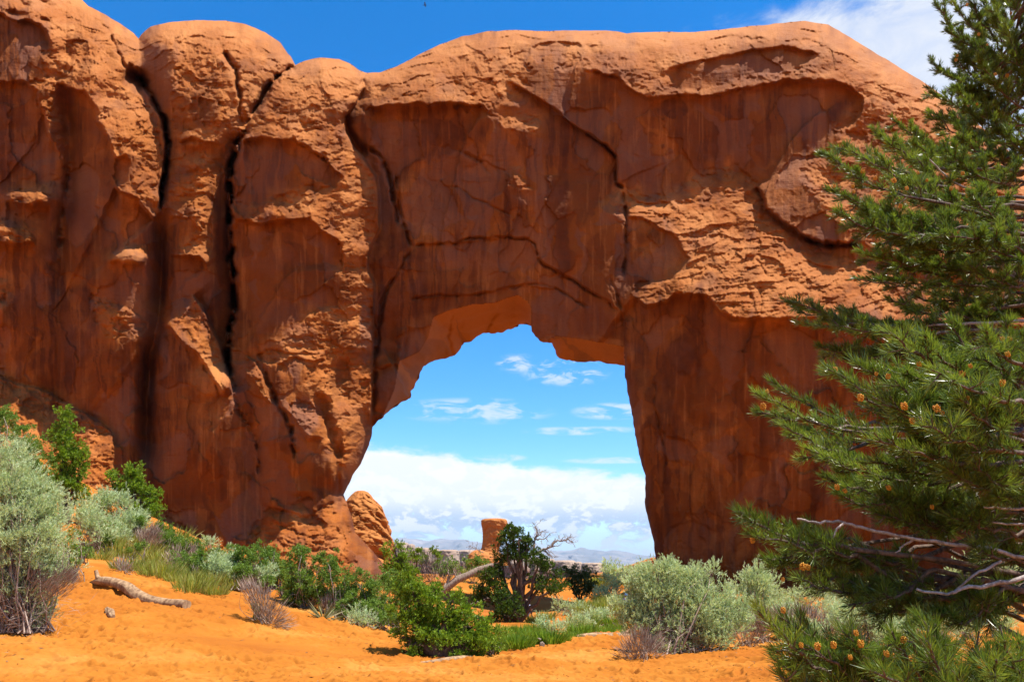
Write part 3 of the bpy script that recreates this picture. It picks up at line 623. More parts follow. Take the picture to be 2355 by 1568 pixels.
# thin bedding lines dipping gently, strongest on sunlit slopes
bd = Y + .12 * X + fbm(X / 140, Y / 70, 12, 4) * 26
rough = sst(fbm(X / 150, Y / 110, 18, 3), -.25, .4)
pier = np.clip(sample(((PX > 1430) & (PY > 480) & (PY < 745)).astype(np.float32), X, Y), 0, 1)
D -= (saw(bd / 24.0) ** 3 * .12 * sst(fbm(X / 70, Y / 26, 711, 3), -.15, .3) + saw(bd / 9.5 + .4) ** 2 * .055 * sst(fbm(X / 50, Y / 20, 715, 3), -.2, .25) + saw(bd / 4.3) * .012) * lit * (.35 + .8 * pier) * (1 - top_band)
fc = facets(wx / 46, wy / 34, 101, 1.6) * .5 + facets(wx / 19 + 3, wy / 15, 131, 1.6) * .22
fc2 = facets(wx / 9, wy / 7, 151, 1.5)
# spalled slabs: big angular plates with crisp edges, taller than wide on the steep walls
w2x = X + fbm(X / 60, Y / 60, 610, 4) * 34; w2y = Y + fbm(X / 60, Y / 60, 620, 4) * 34
slab = facets(w2x / 95 + 3, w2y / 130, 601, 1.2); slab2 = facets(w2x / 40 + 8, w2y / 84, 605, 1.3)
slabm = sst(fbm(X / 170, Y / 170, 630, 3), -.25, .25)
D += (slab * .16 + slab2 * .07 * slabm) * (1 - top_band) * np.where(issof, .5, 1) * (1 - .45 * lit)
D += fbm(X / 20, Y / 26, 640, 5, .6) * .035 * (1 - lit) + fbm(X / 75, Y / 60, 650, 3) * .30 * lit
D += facets(w2x / 26 + 2, w2y / 17, 655, 1.5) * .075 * lit * (1 - .7 * top_band)
ramt = .035 + .11 * rough * lit + .05 * lit
ramt = ramt * (1 - .6 * top_band) * np.where(issof, 1.8, 1)
D += fc * ramt + fc2 * ramt * .13
D += fbm(X / 42, Y / 36, 200, 5, .48) * (.05 + .16 * lit) + ridged(X / 14, Y / 12, 230, 3) * (.006 + .03 * rough * lit)
D += fbm(X / 7, Y / 90, 260, 4) * .03 * (1 - lit) + fbm(X / 4.5, Y / 4.5, 280, 3) * (.006 + .010 * lit)
chunk = sst(fbm(X / 40, Y / 18, 300, 4), .18, .34) * lit * (1 - top_band)
D += chunk * .10

def blur(A, k):
    for ax in (0, 1):
        P_ = np.pad(A, [(k, k) if i == ax else (0, 0) for i in (0, 1)], mode='edge'); S_ = np.cumsum(P_, axis=ax, dtype=np.float64)
        A = ((S_.take(range(2 * k, S_.shape[ax]), ax) - np.concatenate([np.zeros_like(S_.take([0], ax)), S_.take(range(0, S_.shape[ax] - 2 * k - 1), ax)], ax)) / (2 * k + 1)).astype(np.float32)
    return A
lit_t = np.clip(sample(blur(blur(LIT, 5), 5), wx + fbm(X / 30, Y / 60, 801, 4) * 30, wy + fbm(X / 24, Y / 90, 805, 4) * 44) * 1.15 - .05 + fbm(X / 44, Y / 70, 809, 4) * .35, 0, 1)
# ---- surface tints: red = fresh pale rock + painted sun, green = desert varnish + painted shade, blue = grey + painted skylight
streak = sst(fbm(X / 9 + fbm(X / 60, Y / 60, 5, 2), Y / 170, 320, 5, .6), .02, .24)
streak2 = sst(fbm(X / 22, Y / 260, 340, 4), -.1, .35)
shade_t = 1 - lit_t  # mask of the traced shade, steers the rock colour
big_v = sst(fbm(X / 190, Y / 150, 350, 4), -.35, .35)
varn_shade = shade_t * (.38 + .50 * streak * big_v + .25 * streak2) + lit_t * (.06 + .55 * sst(fbm(X / 48, Y / 30, 365, 5, .6), .0, .38)) * (1 - top_band * .7)  # shade painted in with the varnish: darker wherever the sunlit mask is off
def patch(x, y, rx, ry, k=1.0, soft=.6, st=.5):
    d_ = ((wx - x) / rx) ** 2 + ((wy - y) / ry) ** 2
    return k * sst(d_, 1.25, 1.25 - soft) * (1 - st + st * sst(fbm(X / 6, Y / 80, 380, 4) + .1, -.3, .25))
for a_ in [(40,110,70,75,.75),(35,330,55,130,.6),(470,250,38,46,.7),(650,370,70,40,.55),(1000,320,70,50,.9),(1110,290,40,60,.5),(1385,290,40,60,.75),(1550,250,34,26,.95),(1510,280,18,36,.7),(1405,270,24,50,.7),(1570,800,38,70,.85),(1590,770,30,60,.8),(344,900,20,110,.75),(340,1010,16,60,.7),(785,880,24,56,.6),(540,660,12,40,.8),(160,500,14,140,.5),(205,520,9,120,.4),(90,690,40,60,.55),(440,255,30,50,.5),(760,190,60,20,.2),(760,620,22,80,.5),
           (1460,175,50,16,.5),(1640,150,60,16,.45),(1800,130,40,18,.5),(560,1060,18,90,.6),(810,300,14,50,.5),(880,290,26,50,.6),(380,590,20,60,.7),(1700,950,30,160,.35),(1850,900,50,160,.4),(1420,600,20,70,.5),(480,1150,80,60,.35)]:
    varn_shade = np.maximum(varn_shade, patch(*a_))  # several patches also paint the shade of hollows and clefts darker
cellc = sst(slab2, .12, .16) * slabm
fresh_lit = lit_t * (.20 + .5 * sst(fbm(X / 70, Y / 36, 400, 5), -.15, .4)) + top_band * .62  # sunlit areas and top rims painted paler, on top of fresh rock
fresh_lit = fresh_lit + shade_t * .55 * sst(fbm(X / 7, Y / 110, 420, 5, .6), .18, .5) * (1 - big_v * .5)
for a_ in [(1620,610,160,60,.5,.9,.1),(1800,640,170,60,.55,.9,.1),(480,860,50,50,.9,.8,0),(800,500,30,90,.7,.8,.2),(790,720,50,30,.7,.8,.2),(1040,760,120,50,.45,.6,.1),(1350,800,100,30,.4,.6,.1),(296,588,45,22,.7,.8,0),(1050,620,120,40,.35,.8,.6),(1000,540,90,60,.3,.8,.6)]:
    fresh_lit = np.maximum(fresh_lit, patch(*a_))
varn_shade = varn_shade - shade_t * .24 * cellc + shade_t * .30 * sst(slab, -.02, -.10); fresh_lit = fresh_lit + shade_t * .10 * cellc + shade_t * .25 * sst(fbm(X / 90, Y / 120, 660, 4), .05, .35)
grey = .55 * shade_t * sst(slab, .16, .20) + .25 * sst(fbm(X / 60, Y / 50, 440, 4), .15, .5)
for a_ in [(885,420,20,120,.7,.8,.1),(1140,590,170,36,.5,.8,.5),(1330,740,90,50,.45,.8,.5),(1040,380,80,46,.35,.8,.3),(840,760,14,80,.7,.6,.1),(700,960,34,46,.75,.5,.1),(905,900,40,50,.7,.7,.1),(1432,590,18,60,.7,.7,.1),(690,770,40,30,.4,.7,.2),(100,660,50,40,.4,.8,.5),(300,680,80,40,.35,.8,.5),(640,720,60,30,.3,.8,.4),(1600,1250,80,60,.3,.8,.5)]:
    grey = np.maximum(grey, patch(*a_))  # includes blue-grey sky light painted into the recess beside the buttress
fresh_lit = np.where(issof, .95, fresh_lit); varn_shade = np.where(issof, .02, varn_shade)  # soffit coloured pale to stand in for light bounced off the sand
tint = np.stack([np.clip(fresh_lit, 0, 1), np.clip(varn_shade, 0, 1) * (1 - .5 * np.clip(fresh_lit, 0, 1)), np.clip(grey, 0, 1) * .8, np.ones_like(X)], -1)

# ---- to metres, split into the parts the eye sees
a = (X - CX) / F; b_ = (CY - Y) / F
dyy = math.cos(PITCH) - b_ * math.sin(PITCH); dzz = (math.sin(PITCH) + b_ * math.cos(PITCH)) / dyy; axx = a / dyy
V = np.stack([axx * D, D, EYE[2] + dzz * D], -1)
# back of the fin: pushed away from us more the farther it is from the outline
# (the bottom and right ends are under the sand or out of view)
dB, _, _ = d_out, 0, 0; dB = np.where(kb, 0, dB)
thick = 5.5 * np.sqrt(np.clip(dB / 160.0, 0, 1)) + .02
Db = sample(Bf.astype(np.float32), X, Y); Db = np.maximum(D + thick * .6, Db + 1.5 + thick)
Db = np.where(dB < 1.0, D, Db)
Vb = np.stack([axx * Db, Db, EYE[2] + dzz * Db], -1)
nr, nc = X.shape
idx = np.arange(nr * nc).reshape(nr, nc)
quads = np.stack([idx[:-1, :-1], idx[1:, :-1], idx[1:, 1:], idx[:-1, 1:]], -1).reshape(-1, 4)
kf = keep.ravel(); okq = kf[quads].all(1)
qx = X.ravel()[quads].mean(1); qy = Y.ravel()[quads].mean(1)
# drop cells whose four corners all lie on the outline but whose middle is outside
okq &= inside(qx, qy, OUTd)
REG_B = [(-400,-400),(319,-400),(319,92),(300,150),(322,185),(355,228),(378,275),(387,330),(379,390),(372,440),(370,478),(372,600),(365,720),(345,820),(335,960),(330,1200),(330,1500),(-400,1500)]
REG_C = [(319,-400),(679,-400),(679,152),(645,172),(612,212),(582,265),(560,300),(544,340),(532,380),(529,488),(531,588),(537,645),(541,712),(526,774),(526,867),(533,905),(560,960),(590,1010),(600,1100),(600,1500),(330,1500),(330,1200),(335,960),(345,820),(365,720),(372,600),(370,478),(372,440),(379,390),(387,330),(378,275),(355,228),(322,185),(300,150),(319,92)]
REG_D = [(679,-400),(842,-400),(840,170),(833,205),(815,240),(790,270),(792,300),(814,338),(833,364),(862,405),(868,450),(870,525),(856,555),(844,590),(846,627),(859,650),(858,720),(857,792),(854,870),(852,942),(856,981),(900,1100),(900,1500),(600,1500),(600,1100),(590,1010),(560,960),(533,905),(526,867),(526,774),(541,712),(537,645),(531,588),(529,488),(532,380),(544,340),(560,300),(582,265),(612,212),(645,172),(679,152)]
part_id = np.full(len(quads), 3)
part_id[inside(qx, qy, REG_B)] = 0; part_id[inside(qx, qy, REG_C)] = 1; part_id[inside(qx, qy, REG_D)] = 2
part_id[(part_id == 3) & (qx > 1425) & (qy > 437)] = 4
arch = empty('sandstone_arch', at(1177, 1340, 40))
tag(arch, 'huge red sandstone cliff pierced by the arch opening, with rounded domes on its left', 'rock arch')
Vf = V.reshape(-1, 3); Tf = tint.reshape(-1, 4); Vbf = Vb.reshape(-1, 3)
names = [('rock_dome', 'leftmost tall rounded dome with a dark hollow under its cap'), ('rock_dome', 'narrow dome between two deep dark clefts'), ('rock_buttress', 'broad sunlit buttress at the left edge of the opening'), ('arch_span', 'rock span bridging over the opening'), ('rock_pier', 'dark shaded right-hand pier with a pale sunlit shoulder')]
for k_, (nm, lb) in enumerate(names):
    qq = quads[okq & (part_id == k_)]
    used, inv = np.unique(qq.ravel(), return_inverse=True); qn = inv.reshape(-1, 4)
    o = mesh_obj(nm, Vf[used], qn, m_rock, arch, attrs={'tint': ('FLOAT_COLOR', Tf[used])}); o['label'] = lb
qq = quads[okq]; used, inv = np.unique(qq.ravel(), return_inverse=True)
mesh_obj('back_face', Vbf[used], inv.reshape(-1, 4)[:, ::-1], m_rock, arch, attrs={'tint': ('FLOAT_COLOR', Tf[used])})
del V, Vb, Vf, Vbf, Tf, tint
# ------------------------------------------------------------------ rocks and hills beyond the opening
def loft_rock(name, rows, Y, mat, depth=.8, seed=1, amp=.25, strata=0.0, seg=120, step=1.2, loc=None, fac=1.0):
    """rows: (tracing y, left x, right x) from top to bottom; a closed weathered rock of real depth"""
    R_ = np.array(rows, float); k = Y / F
    yy = np.arange(R_[0, 0], R_[-1, 0], step); xl = np.interp(yy, R_[:, 0], R_[:, 1]); xr = np.interp(yy, R_[:, 0], R_[:, 2])
    P = []
    ang = np.linspace(0, 2 * np.pi, seg, endpoint=False)
    zs = []
    for y_, l, r in zip(yy, xl, xr):
        c = at((l + r) / 2, y_, Y); rx = (r - l) / 2 * k / math.cos(0) ; zs.append(c.z)
        u = np.cos(ang); v = np.sin(ang)
        n = np.stack([u, v, 0 * u], 1)
        px_ = ang * 2.2; 
        d = fbm(np.cos(ang) * 2.1 + seed, np.full(seg, c.z) / (14 * k) + np.sin(ang) * 2.1, seed, 5) * amp * rx
        d += facets(np.cos(ang) * 2.6 + 9, np.full(seg, c.z) / (16 * k) + np.sin(ang) * 2.6, seed + 7, 1.6) * amp * .55 * rx * fac
        if strata: d += (((c.z / (7 * k) + .3 * np.sin(ang) + fbm(np.cos(ang), np.full(seg, c.z) / (30 * k), seed, 2)) % 1) ** 2) * strata * rx
        d *= np.where(np.abs(u) > .97, .35, 1)
        P.append(np.stack([c.x + u * rx + u * d * .6, Y + v * (rx * depth) + v * d, np.full(seg, c.z)], 1))
    P = np.array(P); nr_, ns_ = P.shape[:2]
    top_c = P[0].mean(0) + [0, 0, .3 * k]; V_ = np.vstack([P.reshape(-1, 3), top_c[None]])
    I = np.arange(nr_ * ns_).reshape(nr_, ns_); J = np.roll(I, -1, 1)
    q_ = np.stack([I[:-1], I[1:], J[1:], J[:-1]], -1).reshape(-1, 4)
    t_ = np.stack([np.full(ns_, nr_ * ns_), I[0], J[0]], -1)
    base = P[-1].mean(0)
    tint_ = np.zeros((len(V_), 4)); tint_[:, 0] = 1.0; tint_[:, 1] = .05; tint_[:, 3] = 1
    return mesh_obj(name, V_, [q_, t_], mat, attrs={'tint': ('FLOAT_COLOR', tint_)}, loc=base)
m_rock2 = rock_material('pale_red_sandstone', 1.6)
o = loft_rock('rock_spire', [(1128,822,838),(1131,816,846),(1138,808,853),(1146,802,858),(1155,797,868),(1165,794,877),(1180,792,882),(1200,790,888),(1222,788,892),(1240,786,899),(1256,784,902),(1275,782,899),(1300,780,900),(1345,775,905)], 60, m_rock2, .9, 3, .22, .0)
tag(o, 'knobbly orange rock spire standing just behind the left foot of the arch', 'rock')
o = loft_rock('rock_pillar', [(1191.5,1126,1150),(1193,1110,1161),(1197,1106,1165),(1203,1107,1166),(1210,1109,1163),(1218,1110,1157),(1232,1111,1157),(1246,1110,1152),(1258,1108,1147),(1268,1102,1146),(1280,1090,1160),(1300,1078,1175)], 118, m_rock2, .85, 11, .12, .05)
tag(o, 'short flat-topped red rock pillar seen through the opening', 'rock')
o = loft_rock('rock_mound', [(1264,1092,1108),(1268,1086,1118),(1274,1080,1126),(1284,1076,1132),(1300,1072,1136)], 112, m_rock2, .9, 17, .12, .05)
tag(o, 'low rounded red rock at the foot of the flat-topped pillar', 'rock')
o = loft_rock('slickrock_slab', [(1281,1500,1560),(1290,1475,1575),(1300,1445,1590),(1309,1425,1600),(1315,1388,1610),(1320,1352,1615),(1330,1346,1620),(1350,1340,1620)], 64, m_rock2, .35, 23, .05, .16)
tag(o, 'low layered red slickrock ledge at the right foot of the opening', 'rock')
m_cap, t, b = principled('pale_capped_cliff')
geo = t.n('ShaderNodeNewGeometry'); sp = t.n('ShaderNodeSeparateXYZ'); tcx = t.n('ShaderNodeTexCoord'); t.link(tcx.outputs['Generated'], sp.inputs[0])
n_ = t.noise(geo.outputs['Position'], .12, 5)
hgt = t.m('ADD', sp.outputs[2], t.m('MULTIPLY', t.m('SUBTRACT', n_, .5), .12))
c = t.mix(t.ss(hgt, .74, .80), (.17, .075, .045), (.30, .215, .155)); c = t.mix(t.m('MULTIPLY', t.ss(n_, .5, .6), .4), c, (.26, .16, .11))
t.link(c, b.inputs['Base Color']); b.inputs['Roughness'].default_value = .95
def cliff_top(x): return np.interp(x, [900, 928, 946, 961, 1012, 1036, 1078, 1120, 1243, 1282, 1306, 1345, 1382], [1244, 1247, 1250, 1257, 1263.5, 1263, 1265, 1270, 1283, 1286, 1289, 1292, 1294])
rng = random.Random(5); x = 900.0; fi = 0
while x < 1384:
    w_ = rng.choice((14, 22, 34, 48)) * rng.uniform(.8, 1.2); x2 = min(x + w_, 1386); ty = float(cliff_top((x + x2) / 2)); 
    if x2 - x < 8: break
    o = loft_rock('sandstone_fin', [(ty + rng.uniform(-.6, .8), x + 5, x2 - 5), (ty + 1.4, x + 2, x2 - 2), (ty + 3, x - .5, x2 + .5), (ty + 9, x - 1.5, x2 + 1.5), (ty + 20, x - 2, x2 + 2), (ty + 48, x - 5, x2 + 5), (1395, x - 8, x2 + 8)], 600 + rng.uniform(-60, 60), m_cap, 1.6, 31 + fi, .20, .05, seg=60)
    tag(o, 'pale-capped red cliff fin in the far row beyond the opening', 'rock fin', 'far row of pale-capped cliff fins')
    x = x2; fi += 1
# mountains on the horizon
m_mtn, t, b = principled('mountain_rock'); geo = t.n('ShaderNodeNewGeometry')
t.link(t.ramp(t.noise(geo.outputs['Position'], .0012, 7, .6), [(.35, (.10, .11, .11)), (.55, (.19, .17, .15)), (.7, (.30, .26, .23))]), b.inputs['Base Color']); b.inputs['Roughness'].default_value = 1
MX = np.linspace(-700, 3100, 620); MV = np.linspace(0, 1, 60)
ridge_x = [-700,200,600,800,901,930,961,982,1006,1027,1042,1066,1105,1180,1262,1306,1325,1346,1366,1413,1444,1504,1600,1900,2300,3100]
ridge_y = [1240,1225,1240,1232,1236,1236,1239.5,1243,1238,1241,1238,1243,1247,1256,1265,1265,1263.5,1258.5,1263.5,1267,1273,1279,1268,1272,1260,1262]
top_y = np.interp(MX, ridge_x, ridge_y) + fbm(MX / 16, MX * 0, 3, 5) * 3.0
YM = 16000.0; aa, bb = ray(MX, top_y)
tz = EYE[2] + bb * YM
prof = MV[:, None] ** 1.15
yw = YM * (1 - .42 * (1 - MV[:, None])) + 0 * MX[None]
xw = aa[None] * yw + fbm(MX[None] / 90 + 0 * MV[:, None], MV[:, None] * 5, 5, 4) * 350
zw = -30 + (tz[None] + 30) * prof * (1 + (ridged(MX[None] / 34 + 0 * MV[:, None], MV[:, None] * 3.2 + MX[None] / 200, 8, 5) - .4) * .42 * np.sin(np.pi * MV[:, None]))
xw = np.vstack([xw, aa[None] * YM]); yw = np.vstack([yw, yw[-1:] + 1500]); zw = np.vstack([zw, 0 * tz[None] - 40])
I = np.arange(xw.size).reshape(xw.shape); q_ = np.stack([I[:-1, :-1], I[:-1, 1:], I[1:, 1:], I[1:, :-1]], -1).reshape(-1, 4)
o = mesh_obj('mountains', np.stack([xw, yw, zw], -1).reshape(-1, 3), q_, m_mtn); tag(o, kind='structure')
# air
hz_m = bpy.data.materials.new('haze'); hz_m.use_nodes = True; t = NT(hz_m.node_tree)
vol = t.n('ShaderNodeVolumePrincipled'); vol.inputs['Density'].default_value = 4.0e-5; vol.inputs['Color'].default_value = (.50, .72, 1.0, 1); vol.inputs['Anisotropy'].default_value = .2
ho = t.n('ShaderNodeOutputMaterial'); t.link(vol.outputs[0], ho.inputs['Volume'])
x0, x1, y0, y1, z0, z1 = -19000, 19000, -300, 18500, -48, 720
hv = [(x, y, z) for x in (x0, x1) for y in (y0, y1) for z in (z0, z1)]
o = mesh_obj('haze', np.array(hv), np.array([[0, 1, 3, 2], [4, 6, 7, 5], [0, 4, 5, 1], [2, 3, 7, 6], [0, 2, 6, 4], [1, 5, 7, 3]]), hz_m, smooth=False); tag(o, kind='stuff')
# ------------------------------------------------------------------ plants
RN = np.random.default_rng(7)
def leaf_mat(name, cols, trans=.35, rough=.55, spec=.25):
    m = bpy.data.materials.new(name); m.use_nodes = True; t = NT(m.node_tree)
    a_ = t.n('ShaderNodeAttribute', attribute_name='vary'); f = a_.outputs['Fac']
    c = t.ramp(f, [(i / (len(cols) - 1), q) for i, q in enumerate(cols)])
    b = t.n('ShaderNodeBsdfPrincipled'); t.link(c, b.inputs['Base Color']); b.inputs['Roughness'].default_value = rough; b.inputs['Specular IOR Level'].default_value = spec
    tr = t.n('ShaderNodeBsdfTranslucent'); t.link(t.mix(1.0, c, (1.3, 1.25, .7), 'MULTIPLY'), tr.inputs[0])
    mx = t.n('ShaderNodeMixShader'); mx.inputs[0].default_value = trans; t.link(b.outputs[0], mx.inputs[1]); t.link(tr.outputs[0], mx.inputs[2])
    o = t.n('ShaderNodeOutputMaterial'); t.link(mx.outputs[0], o.inputs[0]); return m
def bark_mat(name, dark, light, scale=30):
    m, t, b = principled(name); tcx = t.n('ShaderNodeNewGeometry').outputs['Position']
    n = t.noise(t.mapping(tcx, (1, 1, .35)), scale, 6, .65); t.link(t.ramp(n, [(.35, dark), (.62, light)]), b.inputs['Base Color']); b.inputs['Roughness'].default_value = .9
    bump(t, b, n, .6, .02); return m
M_JUN = leaf_mat('juniper_scale', [(.065,.12,.008), (.14,.235,.012), (.25,.35,.03)])
M_JUN2 = leaf_mat('juniper_scale_dark', [(.020,.045,.006), (.045,.090,.008), (.09,.15,.014)])
M_ASH = leaf_mat('broad_leaf', [(.07,.13,.014), (.13,.22,.028), (.21,.31,.06)], .4)
M_SAGE = leaf_mat('sage_leaf', [(.22,.27,.13), (.40,.50,.27), (.56,.64,.40)], .35)
M_GRASS = leaf_mat('grass_blade', [(.15,.19,.02), (.25,.29,.045), (.40,.36,.12)], .4)
M_GRASSB = leaf_mat('bright_grass_blade', [(.09,.17,.010), (.15,.26,.018), (.24,.33,.05)], .4)
M_DEAD = leaf_mat('dead_twig', [(.14,.09,.06), (.26,.18,.135), (.40,.30,.23)], .05)
M_BARK = bark_mat('juniper_bark', (.035,.018,.010), (.13,.075,.045)); M_GREY = bark_mat('grey_deadwood', (.09,.06,.04), (.30,.23,.175), 20)
M_LOG = bark_mat('weathered_log', (.13,.062,.026), (.36,.225,.115), 14)

class MB:
    def __init__(s): s.v = []; s.f = {3: [], 4: []}; s.a = []; s.n = 0
    def add(s, v, f, a):
        v = np.asarray(v, np.float32).reshape(-1, 3); f = np.asarray(f, np.int64)
        s.v.append(v); s.f[f.shape[1]].append(f + s.n); s.a.append(np.broadcast_to(np.asarray(a, np.float32), (len(v),)).copy()); s.n += len(v)
    def build(s, name, mat, parent=None, smooth=True, loc=None):
        if not s.n: return None
        fs = [np.vstack(q) for q in s.f.values() if q]
        return mesh_obj(name, np.vstack(s.v), fs, mat, parent, smooth, {'vary': ('FLOAT', np.concatenate(s.a))}, loc)
    def tube(s, pts, radii, sides=7, a=.5, lump=0.0, cap=True):
        P = np.asarray([tuple(p) for p in pts], float); r = np.asarray(radii, float); n = len(P)
        T = np.gradient(P, axis=0); T /= np.linalg.norm(T, axis=1)[:, None] + 1e-9
        up = np.array([.3, .9, .2]); 
        if abs(T.mean(0) @ up) > .9 * np.linalg.norm(up): up = np.array([1., 0, 0])
        A = np.cross(T, up); A /= np.linalg.norm(A, axis=1)[:, None] + 1e-9; B = np.cross(T, A)
        an = np.linspace(0, 2 * np.pi, sides, endpoint=False)
        rr_ = r[:, None] * (1 + (RN.random((n, sides)) - .5) * lump)
        V = P[:, None, :] + rr_[..., None] * (np.cos(an)[None, :, None] * A[:, None, :] + np.sin(an)[None, :, None] * B[:, None, :])
        I = np.arange(n * sides).reshape(n, sides); J = np.roll(I, -1, 1)
        s.add(V, np.stack([I[:-1], J[:-1], J[1:], I[1:]], -1).reshape(-1, 4), a)
        if cap:
            c0 = s.n
            for ring, cen, flip in ((V[0], P[0], 0), (V[-1], P[-1], 1)):
                k = s.n; ii = np.arange(sides); jj = np.roll(ii, -1)
                f = np.stack([ii, jj, np.full(sides, sides)], -1); s.add(np.vstack([ring, cen[None]]), f[:, ::-1] if not flip else f, a)
    def ribbons(s, P, D, L, W, a, bend=.25, two=False, upv=(0, 0, 1)):
        """P base points, D unit directions, L lengths, W widths -> one thin leaf each"""
        n = len(P); L = np.broadcast_to(L, (n,))[:, None]; W = np.broadcast_to(W, (n,))[:, None]
        rnd = RN.normal(size=(n, 3)); S = np.cross(D, rnd); S /= np.linalg.norm(S, axis=1)[:, None] + 1e-9
        up = np.asarray(upv)[None, :] * bend
        mid = P + D * L * .5 + up * L * .12; tip = P + D * L + up * L * .5
        a = np.broadcast_to(a, (n,))
        if two:
            V = np.stack([P - S * W * .35, P + S * W * .35, mid - S * W * .5, mid + S * W * .5, tip], 1)
            k = np.arange(n)[:, None] * 5
            s.add(V, k + np.array([[0, 1, 3, 2]]), np.repeat(a, 5)); b_ = s.n - 5 * n
            s.f[3].append(k + np.array([[2, 3, 4]]) + b_)
        else:
            V = np.stack([P, mid - S * W * .5, tip, mid + S * W * .5], 1)
            k = np.arange(n)[:, None] * 4; s.add(V, k + np.array([[0, 1, 2, 3]]), np.repeat(a, 4))
def unit(v): return v / (np.linalg.norm(v, axis=-1, keepdims=True) + 1e-9)
def blob_pts(n, cs, rs, shell=.35):
    """n points through a set of ellipsoids, biased outward; also the outward direction and blob index"""
    vol = np.array([r[0] * r[2] for r in rs]); w_ = vol / vol.sum(); k = RN.choice(len(cs), n, p=w_)
    d = unit(RN.normal(size=(n, 3))); r = (shell + (1 - shell) * RN.random(n)) ** .55
    rag = 1 + .48 * (vnoise(d[:, 0] * 3 + k * 7.3, d[:, 2] * 3 + d[:, 1] * 2.2 + k, 3) * 2)
    return cs[k] + d * rs[k] * (r * rag)[:, None], d, k
def clumps(n, cs, rs, shell, L, per=20):
    C, d, k = blob_pts(max(6, n // per), cs, rs, shell); j = RN.integers(len(C), size=n); o_ = RN.normal(size=(n, 3)); R_ = np.minimum(L * 1.7, rs.mean() * .5) * RN.uniform(.5, 1.25, len(C))
    return C[j] + o_ * R_[j][:, None] * .62, unit(d[j] * .7 + unit(o_)), k[j]
def world_blobs(base, blobs, dep=1.0):
    Y = base.y; cs = []; rs = []
    for bl in blobs:
        px, py, rx, ry = bl[:4]; off = bl[4] if len(bl) > 4 else RN.uniform(-.25, .25) * rx * Y / F
        yy = Y + off; k = yy / F; cs.append(tuple(at(px, py, yy))); rs.append((rx * k, (rx + ry) / 2 * k * dep, ry * k))
    return np.array(cs), np.array(rs)
def curve(p, q, sag=.12, n=7, j=.04):
    p = np.asarray(tuple(p), float); q = np.asarray(tuple(q), float); t_ = np.linspace(0, 1, n)[:, None]; L = np.linalg.norm(q - p)
    o_ = RN.normal(size=3) * L * sag; jit = RN.normal(size=(n, 3)) * L * j; jit[0] = jit[-1] = 0
    return p + (q - p) * t_ + o_ * (np.sin(np.pi * t_)) + jit
def fol_tufts(mb, cs, rs, n, L, W, per=9, v0=.0, v1=1.0, up=.35, spread=.6, shell=.3):
    P, d, k = clumps(n, cs, rs, shell, L)
    ax = unit(d + np.array([0, 0, up]) + RN.normal(size=d.shape) * .5); tv = np.clip(RN.normal((v0 + v1) / 2, (v1 - v0) / 3.2, n), 0, 1)
    P = np.repeat(P, per, 0); A = np.repeat(ax, per, 0); D = unit(A + RN.normal(size=A.shape) * spread)
    P = P + D * (RN.random(len(P)) * L * .6)[:, None]; l = L * RN.uniform(.5, 1.15, len(P))
    mb.ribbons(P, D, l, W * RN.uniform(.7, 1.2, len(P)), np.clip(np.repeat(tv, per) + RN.normal(size=len(P)) * .12, 0, 1), .3)
def stems(mb, base, cs, rs, n, r0, spread=.5, sub=2, sides=5):
    for i in range(n):
        k = RN.integers(len(cs)); d = unit(RN.normal(size=3)); q = cs[k] + d * rs[k] * RN.uniform(.3, .85)
        c_ = curve(np.array(tuple(base)) + RN.normal(size=3) * [r0 * spread * 6, r0 * spread * 6, 0], q, .10, 7, .02)
        mb.tube(c_, np.linspace(r0 * RN.uniform(.5, 1), r0 * .22, 7), sides, RN.random())
        for j in range(sub):
            s_ = c_[RN.integers(3, 6)]; q2 = s_ + unit(RN.normal(size=3) + [0, 0, .5]) * rs[k].mean() * RN.uniform(.3, .7)
            mb.tube(curve(s_, q2, .1, 4, .02), np.linspace(r0 * .3, r0 * .12, 4), 4, RN.random())
def px_area(blobs): return sum(math.pi * b_[2] * b_[3] for b_ in blobs)

